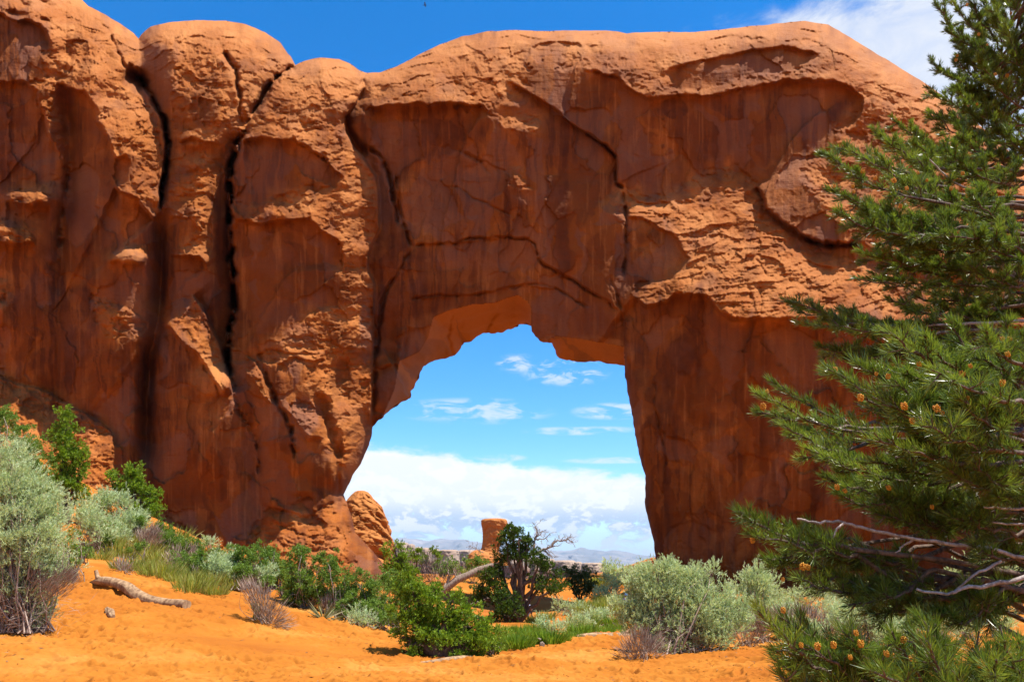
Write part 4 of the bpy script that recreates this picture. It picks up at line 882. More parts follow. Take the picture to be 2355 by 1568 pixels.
USED = {}
def plant(name, label, cat, base, blobs, kind, group=None, dens=1.0, mat=None, dep=1.0, r0=None, dead=0.0, Y=None):
    p = ground_hit(*base) if Y is None else None
    if p is None:
        w_ = at(base[0], base[1], Y); p = Vector((w_.x, Y, w_.z))
    root = empty(name, p); tag(root, label, cat, group)
    k = p.y / F; cs, rs = world_blobs(p, blobs, dep); A = px_area(blobs); fo = MB(); st = MB()
    px = k * 2.3                                                     # metres per rendered pixel here
    if kind == 'juniper':
        L = max(.05, px * 2.0); W = max(.02, px * .9); n = int(A / 8 * dens)
        fol_tufts(fo, cs, rs, n, L, W, 8, up=.5, spread=.5)
        mat = mat or M_JUN; r0 = r0 or rs.mean() * .16
        for c_, r_ in zip(cs, rs):
            st.tube(curve(p, c_, .03, 8, .02), np.linspace(r0, r0 * .25, 8), 7, .3, .25); stems(st, c_, [c_], [r_], 4, r0 * .22, 0, 1, 4)
        fo.build('foliage', mat, root); st.build('trunk', M_BARK, root)
    elif kind == 'leafy':
        L = max(.035, px * 1.7); W = max(.018, px * .95); n = int(A / 8 * dens)
        fol_tufts(fo, cs, rs, n, L, W, 6, up=.3, spread=1.0, shell=.2); r0 = r0 or .018
        stems(st, p, cs, rs, int(10 + A / 700), r0, 1.0, 2)
        fo.build('foliage', mat or M_ASH, root); st.build('stems', M_GREY, root)
    elif kind == 'sage':
        L = max(.07, px * 3.4); W = max(.007, px * .5); n = int(A / 12 * dens)
        P, d, kk = clumps(n, cs, rs, .35, L * .8, 12); ax = unit(d * .7 + np.array([.12, 0, .75]) + RN.normal(size=d.shape) * .25)
        tv = np.clip(.55 + RN.normal(size=n) * .2, 0, 1); per = 15; tt_ = RN.random((n, per)); 
        PP = P[:, None] + ax[:, None] * (tt_ * L * 1.6)[..., None]; A_ = np.repeat(ax, per, 0)
        D_ = unit(A_ + RN.normal(size=A_.shape) * .42); fo.ribbons(PP.reshape(-1, 3), D_, L * RN.uniform(.4, .9, len(D_)), W * RN.uniform(.7, 1.3, len(D_)), np.clip(np.repeat(tv, per) + (tt_.ravel() - .5) * .3, 0, 1), .1)
        fo.build('foliage', mat or M_SAGE, root); stems(st, p, cs, rs, int(16 + A / 450), r0 or .016, 1.5, 3); st.build('stems', M_DEAD, root)
        if dead:
            dd = MB(); lo = np.array([tuple(p + Vector((0, 0, .25)))]); lr = np.array([(rs[:, 0].max() * 1.3, rs[:, 1].max() * 1.2, .45)])
            q_, d2, _ = blob_pts(int(1500 * dead), lo, lr, .1); q_[:, 2] = np.maximum(q_[:, 2], p.z - .05)
            dd.ribbons(q_, unit(RN.normal(size=q_.shape) * [1, 1, .6] + [0, 0, .2]), RN.uniform(.08, .3, len(q_)), px * .35, RN.random(len(q_)), -.2); dd.build('dead_foliage', M_DEAD, root)
    elif kind == 'dry':
        n = int(A / 3.2 * dens); P, d, kk = blob_pts(n, cs, rs, .1); D_ = unit((P - np.array(tuple(p)) + [0, 0, .1]) * 1.5 + RN.normal(size=P.shape) * .35 * rs.mean())
        fo.ribbons(P, D_, RN.uniform(.05, .22, n) * max(1, px * 28), px * .42, RN.random(n), .05); stems(fo, p, cs, rs, 26, .010, 2, 3, 4)
        fo.build('twigs', mat or M_DEAD, root)
    return root
def grass_clump_mesh(name, n, h, r, mat, seed, wd=.010):
    global RN
    RN = np.random.default_rng(seed); mb = MB(); a_ = RN.random(n) * 6.283; rr_ = r * np.sqrt(RN.random(n)) * .45
    P = np.stack([np.cos(a_) * rr_, np.sin(a_) * rr_, np.zeros(n) - .03], 1); D = unit(np.stack([np.cos(a_) * RN.uniform(.05, .75, n), np.sin(a_) * RN.uniform(.05, .75, n), np.ones(n)], 1) + RN.normal(size=(n, 3)) * .12)
    mb.ribbons(P, D, h * RN.uniform(.45, 1.1, n), wd * RN.uniform(.6, 1.3, n), RN.random(n), -.35, True)
    return mb.build(name, mat, None)
# ------------------------------------------------------------------ left bank
plant('leafy_shrub', 'bright green leafy shrub at the left edge, above the pale sagebrush', 'shrub', (35, 1215), [(5,960,26,30),(25,985,45,42),(60,1010,36,36),(85,1050,42,40),(40,1060,60,50),(95,1090,40,34),(60,1115,50,40),(110,1125,30,26)], 'leafy', dens=1.15)
plant('juniper', 'tall narrow dark green juniper rising from the left bank', 'juniper', (152, 1205), [(150,962,18,24),(150,990,26,26),(128,1000,20,18),(160,1020,34,30),(175,1050,24,26),(148,1060,36,34),(185,1085,22,22),(150,1105,44,34),(165,1135,30,24),(118,1040,24,24)], 'juniper', dens=1.35, r0=.10)
plant('juniper', 'small bright green juniper below the cliff, right of the tall narrow one', 'juniper', (322, 1215), [(308,1082,16,18),(302,1105,26,24),(320,1125,26,24),(345,1145,20,22),(330,1165,28,22),(357,1172,16,20),(285,1120,20,22),(252,1100,15,17),(262,1120,18,18)], 'juniper', dens=1.4, r0=.08)
plant('sagebrush', 'huge pale grey-green sagebrush filling the lower left edge', 'sagebrush', (58, 1455), [(15,1060,45,44),(40,1110,55,40),(5,1150,60,60),(70,1160,60,44),(110,1190,40,34),(30,1220,75,60),(90,1250,60,50),(40,1300,70,50),(95,1310,46,40),(60,1360,44,44),(85,1400,26,30)], 'sage', dens=1.15, dead=.5)
plant('dry_brush', 'tangle of bare tan twigs on the left edge under the huge sagebrush', 'dead brush', (5, 1455), [(0,1200,60,40),(-20,1330,70,50),(10,1400,60,34),(110,1350,45,34),(150,1330,26,20)], 'dry', dens=.8)
plant('sagebrush', 'bluish sagebrush tuft right of the tall narrow juniper', 'sagebrush', (205, 1275), [(190,1165,28,24),(215,1185,28,24),(190,1205,30,26),(225,1225,26,24)], 'sage', dens=.9)
plant('sagebrush', 'pale sagebrush tuft just left of the small bright juniper', 'sagebrush', (262, 1205), [(248,1140,22,16),(272,1150,26,18),(290,1165,20,14)], 'sage', dens=.9)
plant('sagebrush', 'little silver sagebrush against the cliff foot left of the buttress', 'sagebrush', (482, 1268), [(482,1242,12,12),(484,1254,14,10)], 'sage', dens=1.0)
plant('leafy_shrub', 'green leafy shrub on the left bank behind the dark low juniper stump', 'shrub', (160, 1340), [(165,1230,26,26),(140,1260,30,30),(175,1290,20,20)], 'leafy', dens=.7)
plant('dry_brush', 'small grey dead bush above the log on the left bank', 'dead brush', (283, 1322), [(276,1300,16,13),(290,1310,12,10)], 'dry', dens=.8)
plant('dry_brush', 'grey dead bush among the tall grass of the left bank', 'dead brush', (405, 1312), [(402,1280,22,20),(396,1296,20,14)], 'dry', dens=.7)
plant('dry_brush', 'sprawling grey dead bush alone on the open sand', 'dead brush', (612, 1435), [(575,1352,26,15),(596,1378,30,22),(618,1412,34,24),(640,1436,24,16)], 'dry', dens=.9)
plant('leafy_shrub', 'small green sprig growing out of the sprawling grey dead bush', 'shrub', (606, 1425), [(600,1398,26,16),(590,1412,16,10)], 'leafy', dens=.6)
LS = [((556,1345), [(540,1272,26,24),(565,1285,30,28),(530,1300,26,22),(560,1310,34,22)], 'leafy shrub at the left end of the row in front of the buttress'),
      ((622,1352), [(600,1265,26,22),(625,1285,36,28),(610,1315,36,26),(650,1320,30,24)], 'second leafy shrub from the left in front of the buttress foot'),
      ((700,1402), [(690,1275,26,26),(670,1310,34,30),(705,1330,44,34),(690,1365,44,28)], 'tall leafy shrub with arching stems in front of the buttress'),
      ((768,1418), [(752,1295,28,34),(775,1330,38,34),(750,1365,40,30),(790,1375,34,28)], 'leafy shrub directly behind the spiky yucca'),
      ((850,1432), [(800,1350,26,24),(835,1335,34,26),(862,1362,44,32),(830,1390,44,28),(872,1398,36,24)], 'dense leafy shrub above the gnarled root'),
      ((905,1420), [(895,1335,26,24),(912,1360,26,28)], 'narrow leafy shrub squeezed beside the front juniper')]
for bs, bl, lb in LS: plant('leafy_shrub', lb, 'shrub', bs, bl, 'leafy', 'leafy shrubs along the foot of the buttress', dens=1.5, dead=0)
# ---- middle
plant('juniper', 'juniper left of the front juniper, against the foot of the arch', 'juniper', (935, 1425), [(908,1262,24,18),(898,1288,22,20),(925,1290,26,20),(910,1318,28,22),(940,1325,30,26),(925,1350,30,24)], 'juniper', dens=1.2, r0=.1)
plant('juniper', 'small distant juniper with a pointed top left of the rock pillar', 'juniper', (965, 1312), [(962,1262,8,12),(958,1274,18,12),(975,1285,18,12)], 'juniper', dens=1.1, r0=.08)
plant('juniper', 'small distant juniper closest to the flat-topped pillar', 'juniper', (1004, 1312), [(1002,1262,9,11),(1004,1278,12,14)], 'juniper', dens=1.1, r0=.08)
plant('juniper', 'large rounded yellow-green juniper in front of the opening', 'juniper', (1012, 1512), [(945,1345,36,24),(962,1375,40,32),(935,1405,30,26),(985,1405,44,36),(1035,1385,34,28),(1058,1410,36,30),(950,1440,44,34),(1010,1445,50,36),(1075,1440,42,30),(1108,1458,32,24),(970,1475,50,28),(1040,1478,56,28),(1095,1480,44,24),(925,1465,18,18)], 'juniper', dens=.85, r0=.13)
plant('leafy_shrub', 'low bright green shrub at the right foot of the large rounded juniper', 'shrub', (1125, 1510), [(1112,1470,34,24),(1140,1455,34,24),(1085,1492,36,16),(1128,1492,30,14)], 'leafy', dens=1.1, mat=M_GRASSB)
plant('dry_brush', 'pale leafless brush behind the large rounded juniper', 'dead brush', (1000, 1352), [(985,1296,26,20),(1000,1318,34,24),(975,1330,24,16)], 'dry', dens=.5)
plant('scrub_bush', 'grey-green scrub bush right of the pale leafless brush', 'shrub', (1030, 1345), [(1020,1300,30,18),(1045,1300,30,16),(1030,1322,40,16)], 'leafy', dens=.55)
plant('scrub_bush', 'grey-green scrub bush below the flat-topped pillar', 'shrub', (1088, 1340), [(1075,1292,26,12),(1100,1296,24,12),(1085,1308,34,12)], 'leafy', dens=.8)
tw = plant('juniper', 'twisted dark juniper with bare dead limbs, standing in the opening', 'juniper', (1190, 1432), [(1178,1222,22,14,.0),(1160,1232,22,16,.2),(1192,1240,30,20,-.2),(1212,1252,16,14,.1),(1178,1262,34,18,.2),(1200,1280,28,14,0),(1152,1280,20,12,.3),(1235,1290,26,18,-.3),(1262,1315,34,22,.1),(1240,1335,30,18,.4),(1272,1350,34,18,-.4),(1110,1345,18,20,.2),(1124,1318,18,14,-.2),(1105,1368,22,16,.1),(1150,1320,22,16,.3),(1138,1350,26,20,-.1),(1162,1385,32,26,-.5),(1142,1408,26,18,-.3),(1188,1412,20,14,-.6)], 'juniper', dens=1.35, mat=M_JUN2, r0=.11)
yT = tw.location.y; mb = MB()
A_ = lambda x, y, o=0.0: at(x, y, yT + o)
for pts, r0, r1 in (([(1192,1432),(1196,1395),(1193,1365),(1197,1335),(1190,1305),(1196,1275),(1215,1262)], .16, .07), ([(1185,1432),(1150,1405),(1120,1420)], .1, .05), ([(1197,1345),(1228,1330),(1245,1352),(1250,1375)], .08, .04), ([(1165,1430),(1155,1395),(1130,1380)], .1, .05)):
    P_ = np.array([tuple(A_(x, y, RN.uniform(-.15, .15))) for x, y in pts]); mb.tube(P_, np.linspace(r0, r1, len(P_)), 8, .3, .3)
mb.build('leaning_trunk', M_BARK, tw)
mb = MB()
def dead_limb(mb, pts, r0, twigs=10, tl=.35, off=0.0, yy=None):
    P_ = np.array([tuple(at(x, y, (yy or yT) + off + RN.uniform(-.1, .1))) for x, y in pts]); q_ = np.linspace(0, 1, len(pts)); tq = np.linspace(0, 1, len(pts) * 3)
    P_ = np.stack([np.interp(tq, q_, P_[:, i]) for i in range(3)], 1) + RN.normal(size=(len(tq), 3)) * r0 * .35; rad = np.interp(tq, [0, 1], [r0, r0 * .2])
    mb.tube(P_, rad, 6, RN.random(), .2)
    for i in range(twigs):
        j = RN.integers(len(tq) // 4, len(tq)); d = unit(P_[j] - P_[max(j - 3, 0)] + RN.normal(size=3) * .05)
        q2 = P_[j] + unit(d + RN.normal(size=3) * .7 + [0, 0, .15]) * tl * RN.uniform(.4, 1); c_ = curve(P_[j], q2, .1, 6, .05)
        mb.tube(c_, np.linspace(rad[j] * .6, .006, 6), 4, RN.random())
        for _ in range(3): s_ = c_[RN.integers(2, 6)]; mb.tube(curve(s_, s_ + unit(q2 - P_[j] + RN.normal(size=3) * .3) * tl * .3, .1, 3, .03), [.008, .006, .005], 3, RN.random())
dead_limb(mb, [(1218,1280),(1228,1262),(1230,1240),(1236,1225),(1228,1208)], .05, 16, .5); dead_limb(mb, [(1220,1276),(1245,1266),(1266,1256),(1275,1245),(1300,1240),(1318,1245)], .055, 22, .5)
dead_limb(mb, [(1232,1240),(1250,1240),(1262,1228)], .03, 8, .35); dead_limb(mb, [(1232,1280),(1250,1295),(1256,1308)], .03, 8, .4); dead_limb(mb, [(1250,1266),(1266,1276),(1272,1284)], .025, 6, .3)
dead_limb(mb, [(1110,1270),(1094,1262),(1080,1254)], .02, 10, .3); dead_limb(mb, [(1220,1330),(1240,1345),(1262,1350),(1280,1370)], .04, 12, .4)
mb.build('dead_branch', M_GREY, tw)
mb = MB(); yy_ = 42.0
P_ = [at(x, y, yy_) for x, y in ((1010,1368),(1032,1348),(1052,1332),(1075,1322),(1100,1310),(1130,1300),(1150,1296))]; lg = empty('dead_tree', P_[0]); mb.tube(np.array([tuple(p) for p in P_]), [.10,.16,.18,.17,.15,.12,.06], 9, .4, .3)
dead_limb(mb, [(1022,1352),(1030,1335),(1032,1318),(1027,1302)], .08, 5, .4, 0, yy_); dead_limb(mb, [(1050,1334),(1046,1318),(1040,1308)], .05, 6, .4, 0, yy_)
mb.build('trunk', M_GREY, lg); tag(lg, 'grey dead trunk leaning left behind the twisted juniper', 'dead tree')
plant('juniper', 'rounded olive bush right of the twisted juniper', 'juniper', (1335, 1392), [(1300,1322,22,16),(1325,1318,28,18),(1345,1335,26,20),(1312,1345,28,20),(1340,1362,28,20),(1358,1350,14,16)], 'juniper', dens=.95, mat=leaf_mat('olive_scale', [(.04,.06,.015),(.08,.11,.03),(.12,.15,.05)]), r0=.07)
for i, (bs, bl, lb) in enumerate([((1262,1462), [(1245,1442,24,12),(1272,1445,28,12)], 'low pale sagebrush at the foot of the twisted juniper'), ((1325,1452), [(1308,1436,22,12),(1330,1432,22,14),(1342,1442,20,10)], 'low pale sagebrush in the middle of the grass strip'),
        ((1378,1442), [(1365,1418,26,14),(1392,1425,24,14),(1352,1430,20,12)], 'low pale sagebrush nearest the standing child'), ((1300,1412), [(1290,1396,30,10),(1320,1400,24,9)], 'low grey-green scrub below the rounded olive bush'),
        ((1405,1372), [(1402,1350,30,16),(1380,1366,26,12),(1425,1362,22,12)], 'grey-green scrub on the rise right of the olive bush'), ((1402,1342), [(1396,1318,16,16),(1408,1322,18,14)], 'fluffy pale sagebrush on the skyline of the opening'), ((1440,1335), [(1436,1314,20,13),(1456,1318,18,12)], 'fluffy pale sagebrush where the slickrock ledge begins')]):
    plant('sagebrush', lb, 'sagebrush', bs, bl, 'sage', 'small sagebrush through and below the opening', dens=1.0)
# ---- right
plant('sagebrush', 'big silvery-green sagebrush on the sand right of the opening', 'sagebrush', (1540, 1500), [(1470,1340,34,22),(1510,1318,30,20),(1535,1308,22,14),(1490,1368,46,28),(1540,1350,40,26),(1590,1322,26,18),(1605,1350,34,24),(1640,1312,12,12),(1500,1405,52,30),(1560,1395,54,32),(1620,1392,44,28),(1655,1372,26,20),(1530,1435,54,28),(1600,1435,56,28),(1660,1425,40,24),(1570,1470,50,24),(1625,1470,36,22),(1490,1440,30,22),(1440,1395,26,20),(1452,1430,30,22),(1690,1405,34,22),(1688,1445,32,20),(1540,1490,40,16),(1660,1470,34,18)], 'sage', dens=1.45, dead=1.3, r0=.022)
plant('dry_brush', 'dark dead twigs spilling from the left foot of the big silvery sagebrush', 'dead brush', (1468, 1520), [(1470,1478,32,26),(1450,1500,30,18),(1500,1490,30,22)], 'dry', dens=.7)
plant('sagebrush', 'silvery sagebrush between the big one and the pine', 'sagebrush', (1735, 1450), [(1742,1318,20,16),(1765,1340,24,18),(1730,1345,34,22),(1700,1375,34,24),(1755,1372,40,24),(1720,1405,44,24),(1775,1405,30,22)], 'sage', dens=1.2, dead=.5)
plant('sagebrush', 'sagebrush half hidden behind the lower pine branches', 'sagebrush', (1975, 1500), [(1945,1410,44,26),(1990,1395,44,28),(2040,1410,40,26),(1960,1445,50,26),(2020,1450,48,26)], 'sage', dens=1.0, dead=.4)
plant('sagebrush', 'sagebrush farther back, seen through the pine near the right edge', 'sagebrush', (2255, 1390), [(2230,1320,44,24),(2290,1315,40,26),(2200,1345,40,20),(2270,1350,50,22)], 'sage', dens=1.0)
plant('sagebrush', 'sagebrush behind the pine in the lower right corner', 'sagebrush', (2150, 1490), [(2120,1420,40,22),(2170,1425,40,24),(2140,1455,44,22)], 'sage', dens=.9)
plant('dry_brush', 'thicket of bare brown twigs left of the half-hidden sagebrush', 'dead brush', (1850, 1490), [(1800,1425,40,22),(1850,1420,44,26),(1880,1450,34,24),(1830,1460,36,20)], 'dry', dens=.7)
plant('scrub_bush', 'yellow-green bush between the sagebrushes left of the pine', 'shrub', (1812, 1432), [(1800,1378,30,16),(1825,1392,30,18),(1785,1395,24,14)], 'leafy', dens=.9, mat=M_GRASS)
plant('dry_brush', 'litter of broken twigs on the sand right of the big sagebrush', 'dead brush', (1715, 1490), [(1700,1462,32,14),(1730,1470,26,12)], 'dry', dens=.6)
plant('scrub_bush', 'bright green low bush under the pine at the lower right', 'shrub', (2075, 1545), [(2050,1490,44,26),(2100,1500,40,26),(2010,1505,30,20)], 'leafy', dens=1.0, mat=M_GRASSB)
for bs, bl, lb in [((1850,1412), [(1835,1372,30,16),(1865,1375,30,18)], 'pale sagebrush at the cliff foot behind the leftmost pine branches'), ((1940,1402), [(1920,1368,34,16),(1960,1366,34,18)], 'pale sagebrush at the cliff foot behind the middle of the pine'),
        ((2070,1402), [(2040,1362,40,20),(2090,1366,40,20)], 'wide sagebrush at the cliff foot behind the dense pine branches'), ((2170,1398), [(2160,1362,36,18)], 'small sagebrush at the cliff foot left of the one near the right edge'), ((2345,1410), [(2330,1360,40,28),(2360,1340,40,24)], 'sagebrush cut off by the right edge behind the pine')]:
    plant('sagebrush', lb, 'sagebrush', bs, bl, 'sage', 'sagebrush along the cliff foot behind the pine', dens=.9)
RS = random.Random(17)
band = [(215,1210),(240,1240),(300,1225),(345,1260),(380,1255),(455,1300),(500,1330),(520,1315),(545,1350),(575,1335),(600,1340),(640,1350),(655,1375),(690,1390),(720,1400),(745,1405),(785,1400),(800,1425),(820,1420),(845,1440),(870,1430),(885,1445),(915,1440),(480,1300),(430,1290),(395,1275),(260,1275),(320,1290),(140,1330),(170,1320),(190,1290)]
band += [(RS.uniform(205, 520), 0) for _ in range(14)] + [(RS.uniform(540, 900), 0) for _ in range(12)]
band = [(x, y if y else (1195 + (x - 200) * .43 + RS.uniform(-22, 26) if x < 530 else 1345 + (x - 540) * .26 + RS.uniform(-24, 14))) for x, y in band]
for i, (x, y) in enumerate(band):
    x += RS.uniform(-10, 10); s_ = RS.uniform(.7, 1.25); k_ = RS.choice(('leafy', 'leafy', 'dry', 'leafy', 'sage'))
    bl = [(x + RS.uniform(-16, 16), y - 14 - RS.uniform(0, 26) * s_, RS.uniform(12, 24) * s_, RS.uniform(9, 18) * s_) for _ in range(3)]
    plant({'leafy': 'leafy_shrub', 'dry': 'dry_brush', 'sage': 'sagebrush'}[k_], {'leafy': 'small scruffy green shrub in the plant band along the left bank', 'dry': 'small patch of bare grey twigs in the plant band along the left bank', 'sage': 'small greyish sagebrush in the plant band along the left bank'}[k_], {'leafy': 'shrub', 'dry': 'dead brush', 'sage': 'sagebrush'}[k_], (x, y + 6), bl, k_, 'plant band along the left bank, ' + {'leafy': 'green', 'dry': 'dead', 'sage': 'grey'}[k_], dens=1.0)
for i, (x, y) in enumerate([(1690,1440),(1760,1470),(1800,1465),(1880,1500),(1920,1480),(1780,1430),(2060,1500),(2120,1520),(2230,1470),(2300,1460),(1840,1520),(1900,1440),(2010,1460)]):
    x += RS.uniform(-12, 12); k_ = ('sage', 'dry', 'sage')[i % 3]; bl = [(x + RS.uniform(-24, 24), y - 22 - RS.uniform(0, 30), RS.uniform(22, 36), RS.uniform(14, 24)) for _ in range(3)]
    plant({'dry': 'dry_brush', 'sage': 'sagebrush'}[k_], {'dry': 'patch of bare brown twigs on the sand under the pine', 'sage': 'loose silvery sagebrush on the sand under the pine'}[k_], {'dry': 'dead brush', 'sage': 'sagebrush'}[k_], (x, y + 8), bl, k_, 'low plants under the pine, ' + {'dry': 'dead', 'sage': 'silver'}[k_], dens=.75)
# litter: broken bits of twig and needle nobody could count
RN = np.random.default_rng(91); n = 5200; lx = RN.uniform(-9, 9, n); ly = 9.5 + RN.random(n) ** 1.3 * 16; kk = (vnoise(lx * .7, ly * .7, 3) + .5 + .25 * vnoise(lx * 3, ly * 3, 5)) > .52; lx = lx[kk]; ly = ly[kk]
lz = ground_z(lx, ly) + sand_relief(lx, ly) + .006; mb = MB(); a_ = RN.random(len(lx)) * 6.28
mb.ribbons(np.stack([lx, ly, lz], 1), unit(np.stack([np.cos(a_), np.sin(a_), RN.uniform(-.02, .25, len(lx))], 1)), RN.uniform(.015, .11, len(lx)), RN.uniform(.006, .016, len(lx)), RN.random(len(lx)), 0)
tag(mb.build('ground_litter', leaf_mat('litter', [(.05,.025,.012), (.13,.07,.03), (.30,.20,.12)], 0)), 'scattered bits of twig and bark on the orange sand', 'litter', kind='stuff')
# ---- grass clumps: a few meshes, copied
def scatter_grass(spots, protos, group, label_of, cat='grass clump'):
    for i, (px, py, s_) in enumerate(spots):
        p = ground_hit(px, py); src = protos[i % len(protos)]
        o = src if (i < len(protos)) else src.copy()
        if o is not src: col.objects.link(o)
        o.location = p; o.rotation_euler = (0, 0, (i * 2.4) % 6.28); kk = s_ * p.y / F; o.scale = (kk, kk, kk * (.9 + .3 * ((i * 7) % 5) / 5))
        tag(o, label_of(i), cat, group)
R0 = random.Random(4)
pr = [grass_clump_mesh('grass_clump', 300, 1.0, 1.7, M_GRASS, 100 + i, .034) for i in range(4)]
sp = []
for (x, y) in [(215,1185),(240,1170),(262,1205),(288,1195),(250,1235),(300,1232),(325,1222),(278,1262),(315,1262),(345,1250),(370,1240),(390,1225),(338,1285),(365,1275),(395,1262),(420,1250),(360,1305),(392,1300),(420,1288),(448,1272),(415,1318),(442,1312),(470,1300),(488,1288),(462,1332),(492,1320),(512,1305),(520,1285),(230,1265),(205,1245),(300,1290),(440,1340),(535,1330),(500,1345)]:
    sp.append((x + R0.uniform(-6, 6), y + 22, R0.uniform(30, 54)))
scatter_grass(sp, pr, 'tall grass clumps on the left bank', lambda i: 'yellow-green tall grass clump on the left bank between the junipers and the buttress')
pr = [grass_clump_mesh('grass_clump', 460, 1.0, 1.4, M_GRASSB, 120 + i, .045) for i in range(3)]
sp = []
for (x, y) in [(1160,1462),(1180,1470),(1200,1462),(1222,1470),(1165,1488),(1190,1490),(1215,1486),(1245,1478),(1270,1480),(1235,1462),(1295,1476),(1318,1470),(1340,1466),(1290,1462),(1362,1458),(1385,1455),(1150,1500),(1405,1440),(1425,1448),(1400,1462),(1430,1462),(1370,1440),(1345,1450)]:
    sp.append((x + R0.uniform(-5, 5), y, R0.uniform(22, 40)))
scatter_grass(sp, pr, 'bright green grass clumps below the opening', lambda i: 'bright green grass clump in the strip below the opening')
pr = [grass_clump_mesh('grass_clump', 380, 1.0, 1.6, M_GRASS, 140 + i, .05) for i in range(3)]
sp = [(x, y, R0.uniform(22, 34)) for (x, y) in [(1365,1395),(1388,1388),(1412,1395),(1430,1385),(1395,1405),(1375,1412),(1425,1410),(1345,1402),(1060,1318),(1085,1325),(1120,1312),(1142,1318),(1370,1352),(1385,1345),(1425,1345),(1460,1345),(1345,1410),(1255,1425),(1230,1432)]]
scatter_grass(sp, pr, 'small grass tufts in and beyond the opening', lambda i: 'small yellow-green grass tuft on the sand in or beyond the opening')
# yucca
p = ground_hit(742, 1425); RN = np.random.default_rng(55); mb = MB(); n = 90; D_ = unit(RN.normal(size=(n, 3)) * [1, 1, .55] + [0, 0, .25]); mb.ribbons(np.array(tuple(p)) + D_ * .03, D_, RN.uniform(.3, .6, n), .028, RN.random(n), .0, True)
yu = empty('yucca', p); mb.build('leaves', leaf_mat('yucca_leaf', [(.16,.15,.06),(.22,.22,.09),(.30,.26,.14)], .15), yu); tag(yu, 'spiky pale yucca on the sand at the edge of the leafy shrubs', 'yucca')
# ------------------------------------------------------------------ logs
def log(name, label, pts, rad, Y=None, mat=M_LOG, stub=(), lump=.22, cat='log'):
    ps = []
    for (x, y), r in zip(pts, rad):
        g = ground_hit(x, y + r * .8) if Y is None else at(x, y, Y); ps.append(np.array(tuple(g)))
    P_ = np.array(ps); n = len(P_); P_[:, 1] = np.linspace(P_[0, 1], P_[-1, 1], n) if n > 2 else P_[:, 1]
    Pn = np.array([tuple(at(x, y, yy)) for (x, y), yy in zip(pts, P_[:, 1])]); rm = np.array(rad) * Pn[:, 1] / F
    tq = np.linspace(0, n - 1, n * 8); C_ = np.stack([np.interp(tq, range(n), Pn[:, i]) for i in range(3)], 1)
    ker = np.ones(5) / 5; 
    for i in range(3): C_[2:-2, i] = np.convolve(C_[:, i], ker, 'valid')
    rr_ = np.interp(tq, range(n), rm); root = empty(name, Pn[0]); mb = MB()
    sides = 22; T = unit(np.gradient(C_, axis=0)); A1 = unit(np.cross(T, [0, 0, 1.0])); B1 = np.cross(A1, T); an = np.linspace(0, 6.2832, sides, endpoint=False)
    tw_ = np.arange(len(tq))[:, None] * .045
    rel = 1 + lump * fbm(np.cos(an + tw_) * 2.2 + 5, np.sin(an + tw_) * 2.2 + np.arange(len(tq))[:, None] * .06, 9, 4) + .10 * vnoise((an + tw_) * 3.5, np.arange(len(tq))[:, None] * .05 + 0 * an, 4)
    V_ = C_[:, None] + (rr_[:, None] * rel)[..., None] * (np.cos(an)[None, :, None] * A1[:, None] + np.sin(an)[None, :, None] * B1[:, None])
    I = np.arange(V_.shape[0] * sides).reshape(-1, sides); J = np.roll(I, -1, 1); mb.add(V_.reshape(-1, 3), np.stack([I[:-1], J[:-1], J[1:], I[1:]], -1).reshape(-1, 4), .5)
    for e in (0, -1):
        cen = C_[e] + T[e] * (-.25 if e == 0 else .25) * rr_[e] * .3; ii = np.arange(sides); mb.add(np.vstack([V_[e], cen[None]]), np.stack([ii, np.roll(ii, -1), np.full(sides, sides)], -1), .3)
    mb.build('trunk', mat, root)
    for spts, sr in stub:
        mb = MB(); Q = np.array([tuple(at(x, y, np.interp(x, [p_[0] for p_ in pts], P_[:, 1]) if pts[0][0] < pts[-1][0] else Pn[0][1])) for x, y in spts]); mb.tube(Q, np.linspace(sr[0], sr[1], len(Q)) * Q[0][1] / F, 10, .5, .25); mb.build('branch_stub', mat, root)
    return tag(root, label, cat)
log('fallen_log', 'long weathered tan log lying on the open sand at the left', [(212,1339),(232,1334),(262,1338),(292,1350),(312,1367),(345,1381),(385,1387),(412,1389),(429,1390)], [4,9,10,11,12,10.5,10,10.5,10], stub=[([(234,1336),(224,1326),(221,1311)], (7,4)), ([(292,1350),(300,1362),(304,1372)], (5,2))])
log('wood_chunk', 'short broken chunk of wood below the long weathered log', [(247,1400),(253,1408),(259,1418)], [5,8,5], stub=[([(252,1404),(246,1396)], (4,2))], lump=.6, cat='wood')
log('fallen_log', 'low pale log half buried below the large rounded juniper', [(965,1523),(1000,1520),(1035,1516),(1065,1514),(1090,1513)], [2,4.5,6.5,7,5])
log('fallen_log', 'reddish log on the sand left of the big silvery sagebrush', [(1288,1470),(1325,1464),(1362,1461),(1395,1463),(1432,1463),(1470,1462)], [2.5,5,7,8,8,5], stub=[([(1368,1460),(1372,1452)], (4,2)), ([(1425,1460),(1445,1450),(1456,1443)], (4.5,2))])
log('tree_stump', 'tiny pale broken stump standing at the sand edge of the grass strip', [(1247,1482),(1243,1470),(1240,1459)], [5,4,2], stub=[([(1243,1470),(1236,1466)], (2.5,1))], mat=M_GREY, cat='stump')
log('gnarled_root', 'gnarled grey root mass between the leafy shrubs and the front juniper', [(842,1416),(862,1408),(885,1412),(905,1420)], [4,11,9,4], mat=M_GREY, lump=.7, stub=[([(868,1425),(878,1440),(886,1455)], (8,4)), ([(880,1430),(894,1445),(902,1464)], (7,3)), ([(866,1425),(860,1440),(872,1452)], (7,4))], cat='root')
log('dead_branch', 'thin dead branch lying flat below the twisted juniper', [(1080,1390),(1105,1382),(1130,1372)], [2,3.5,2], Y=40, mat=M_GREY, cat='branch')
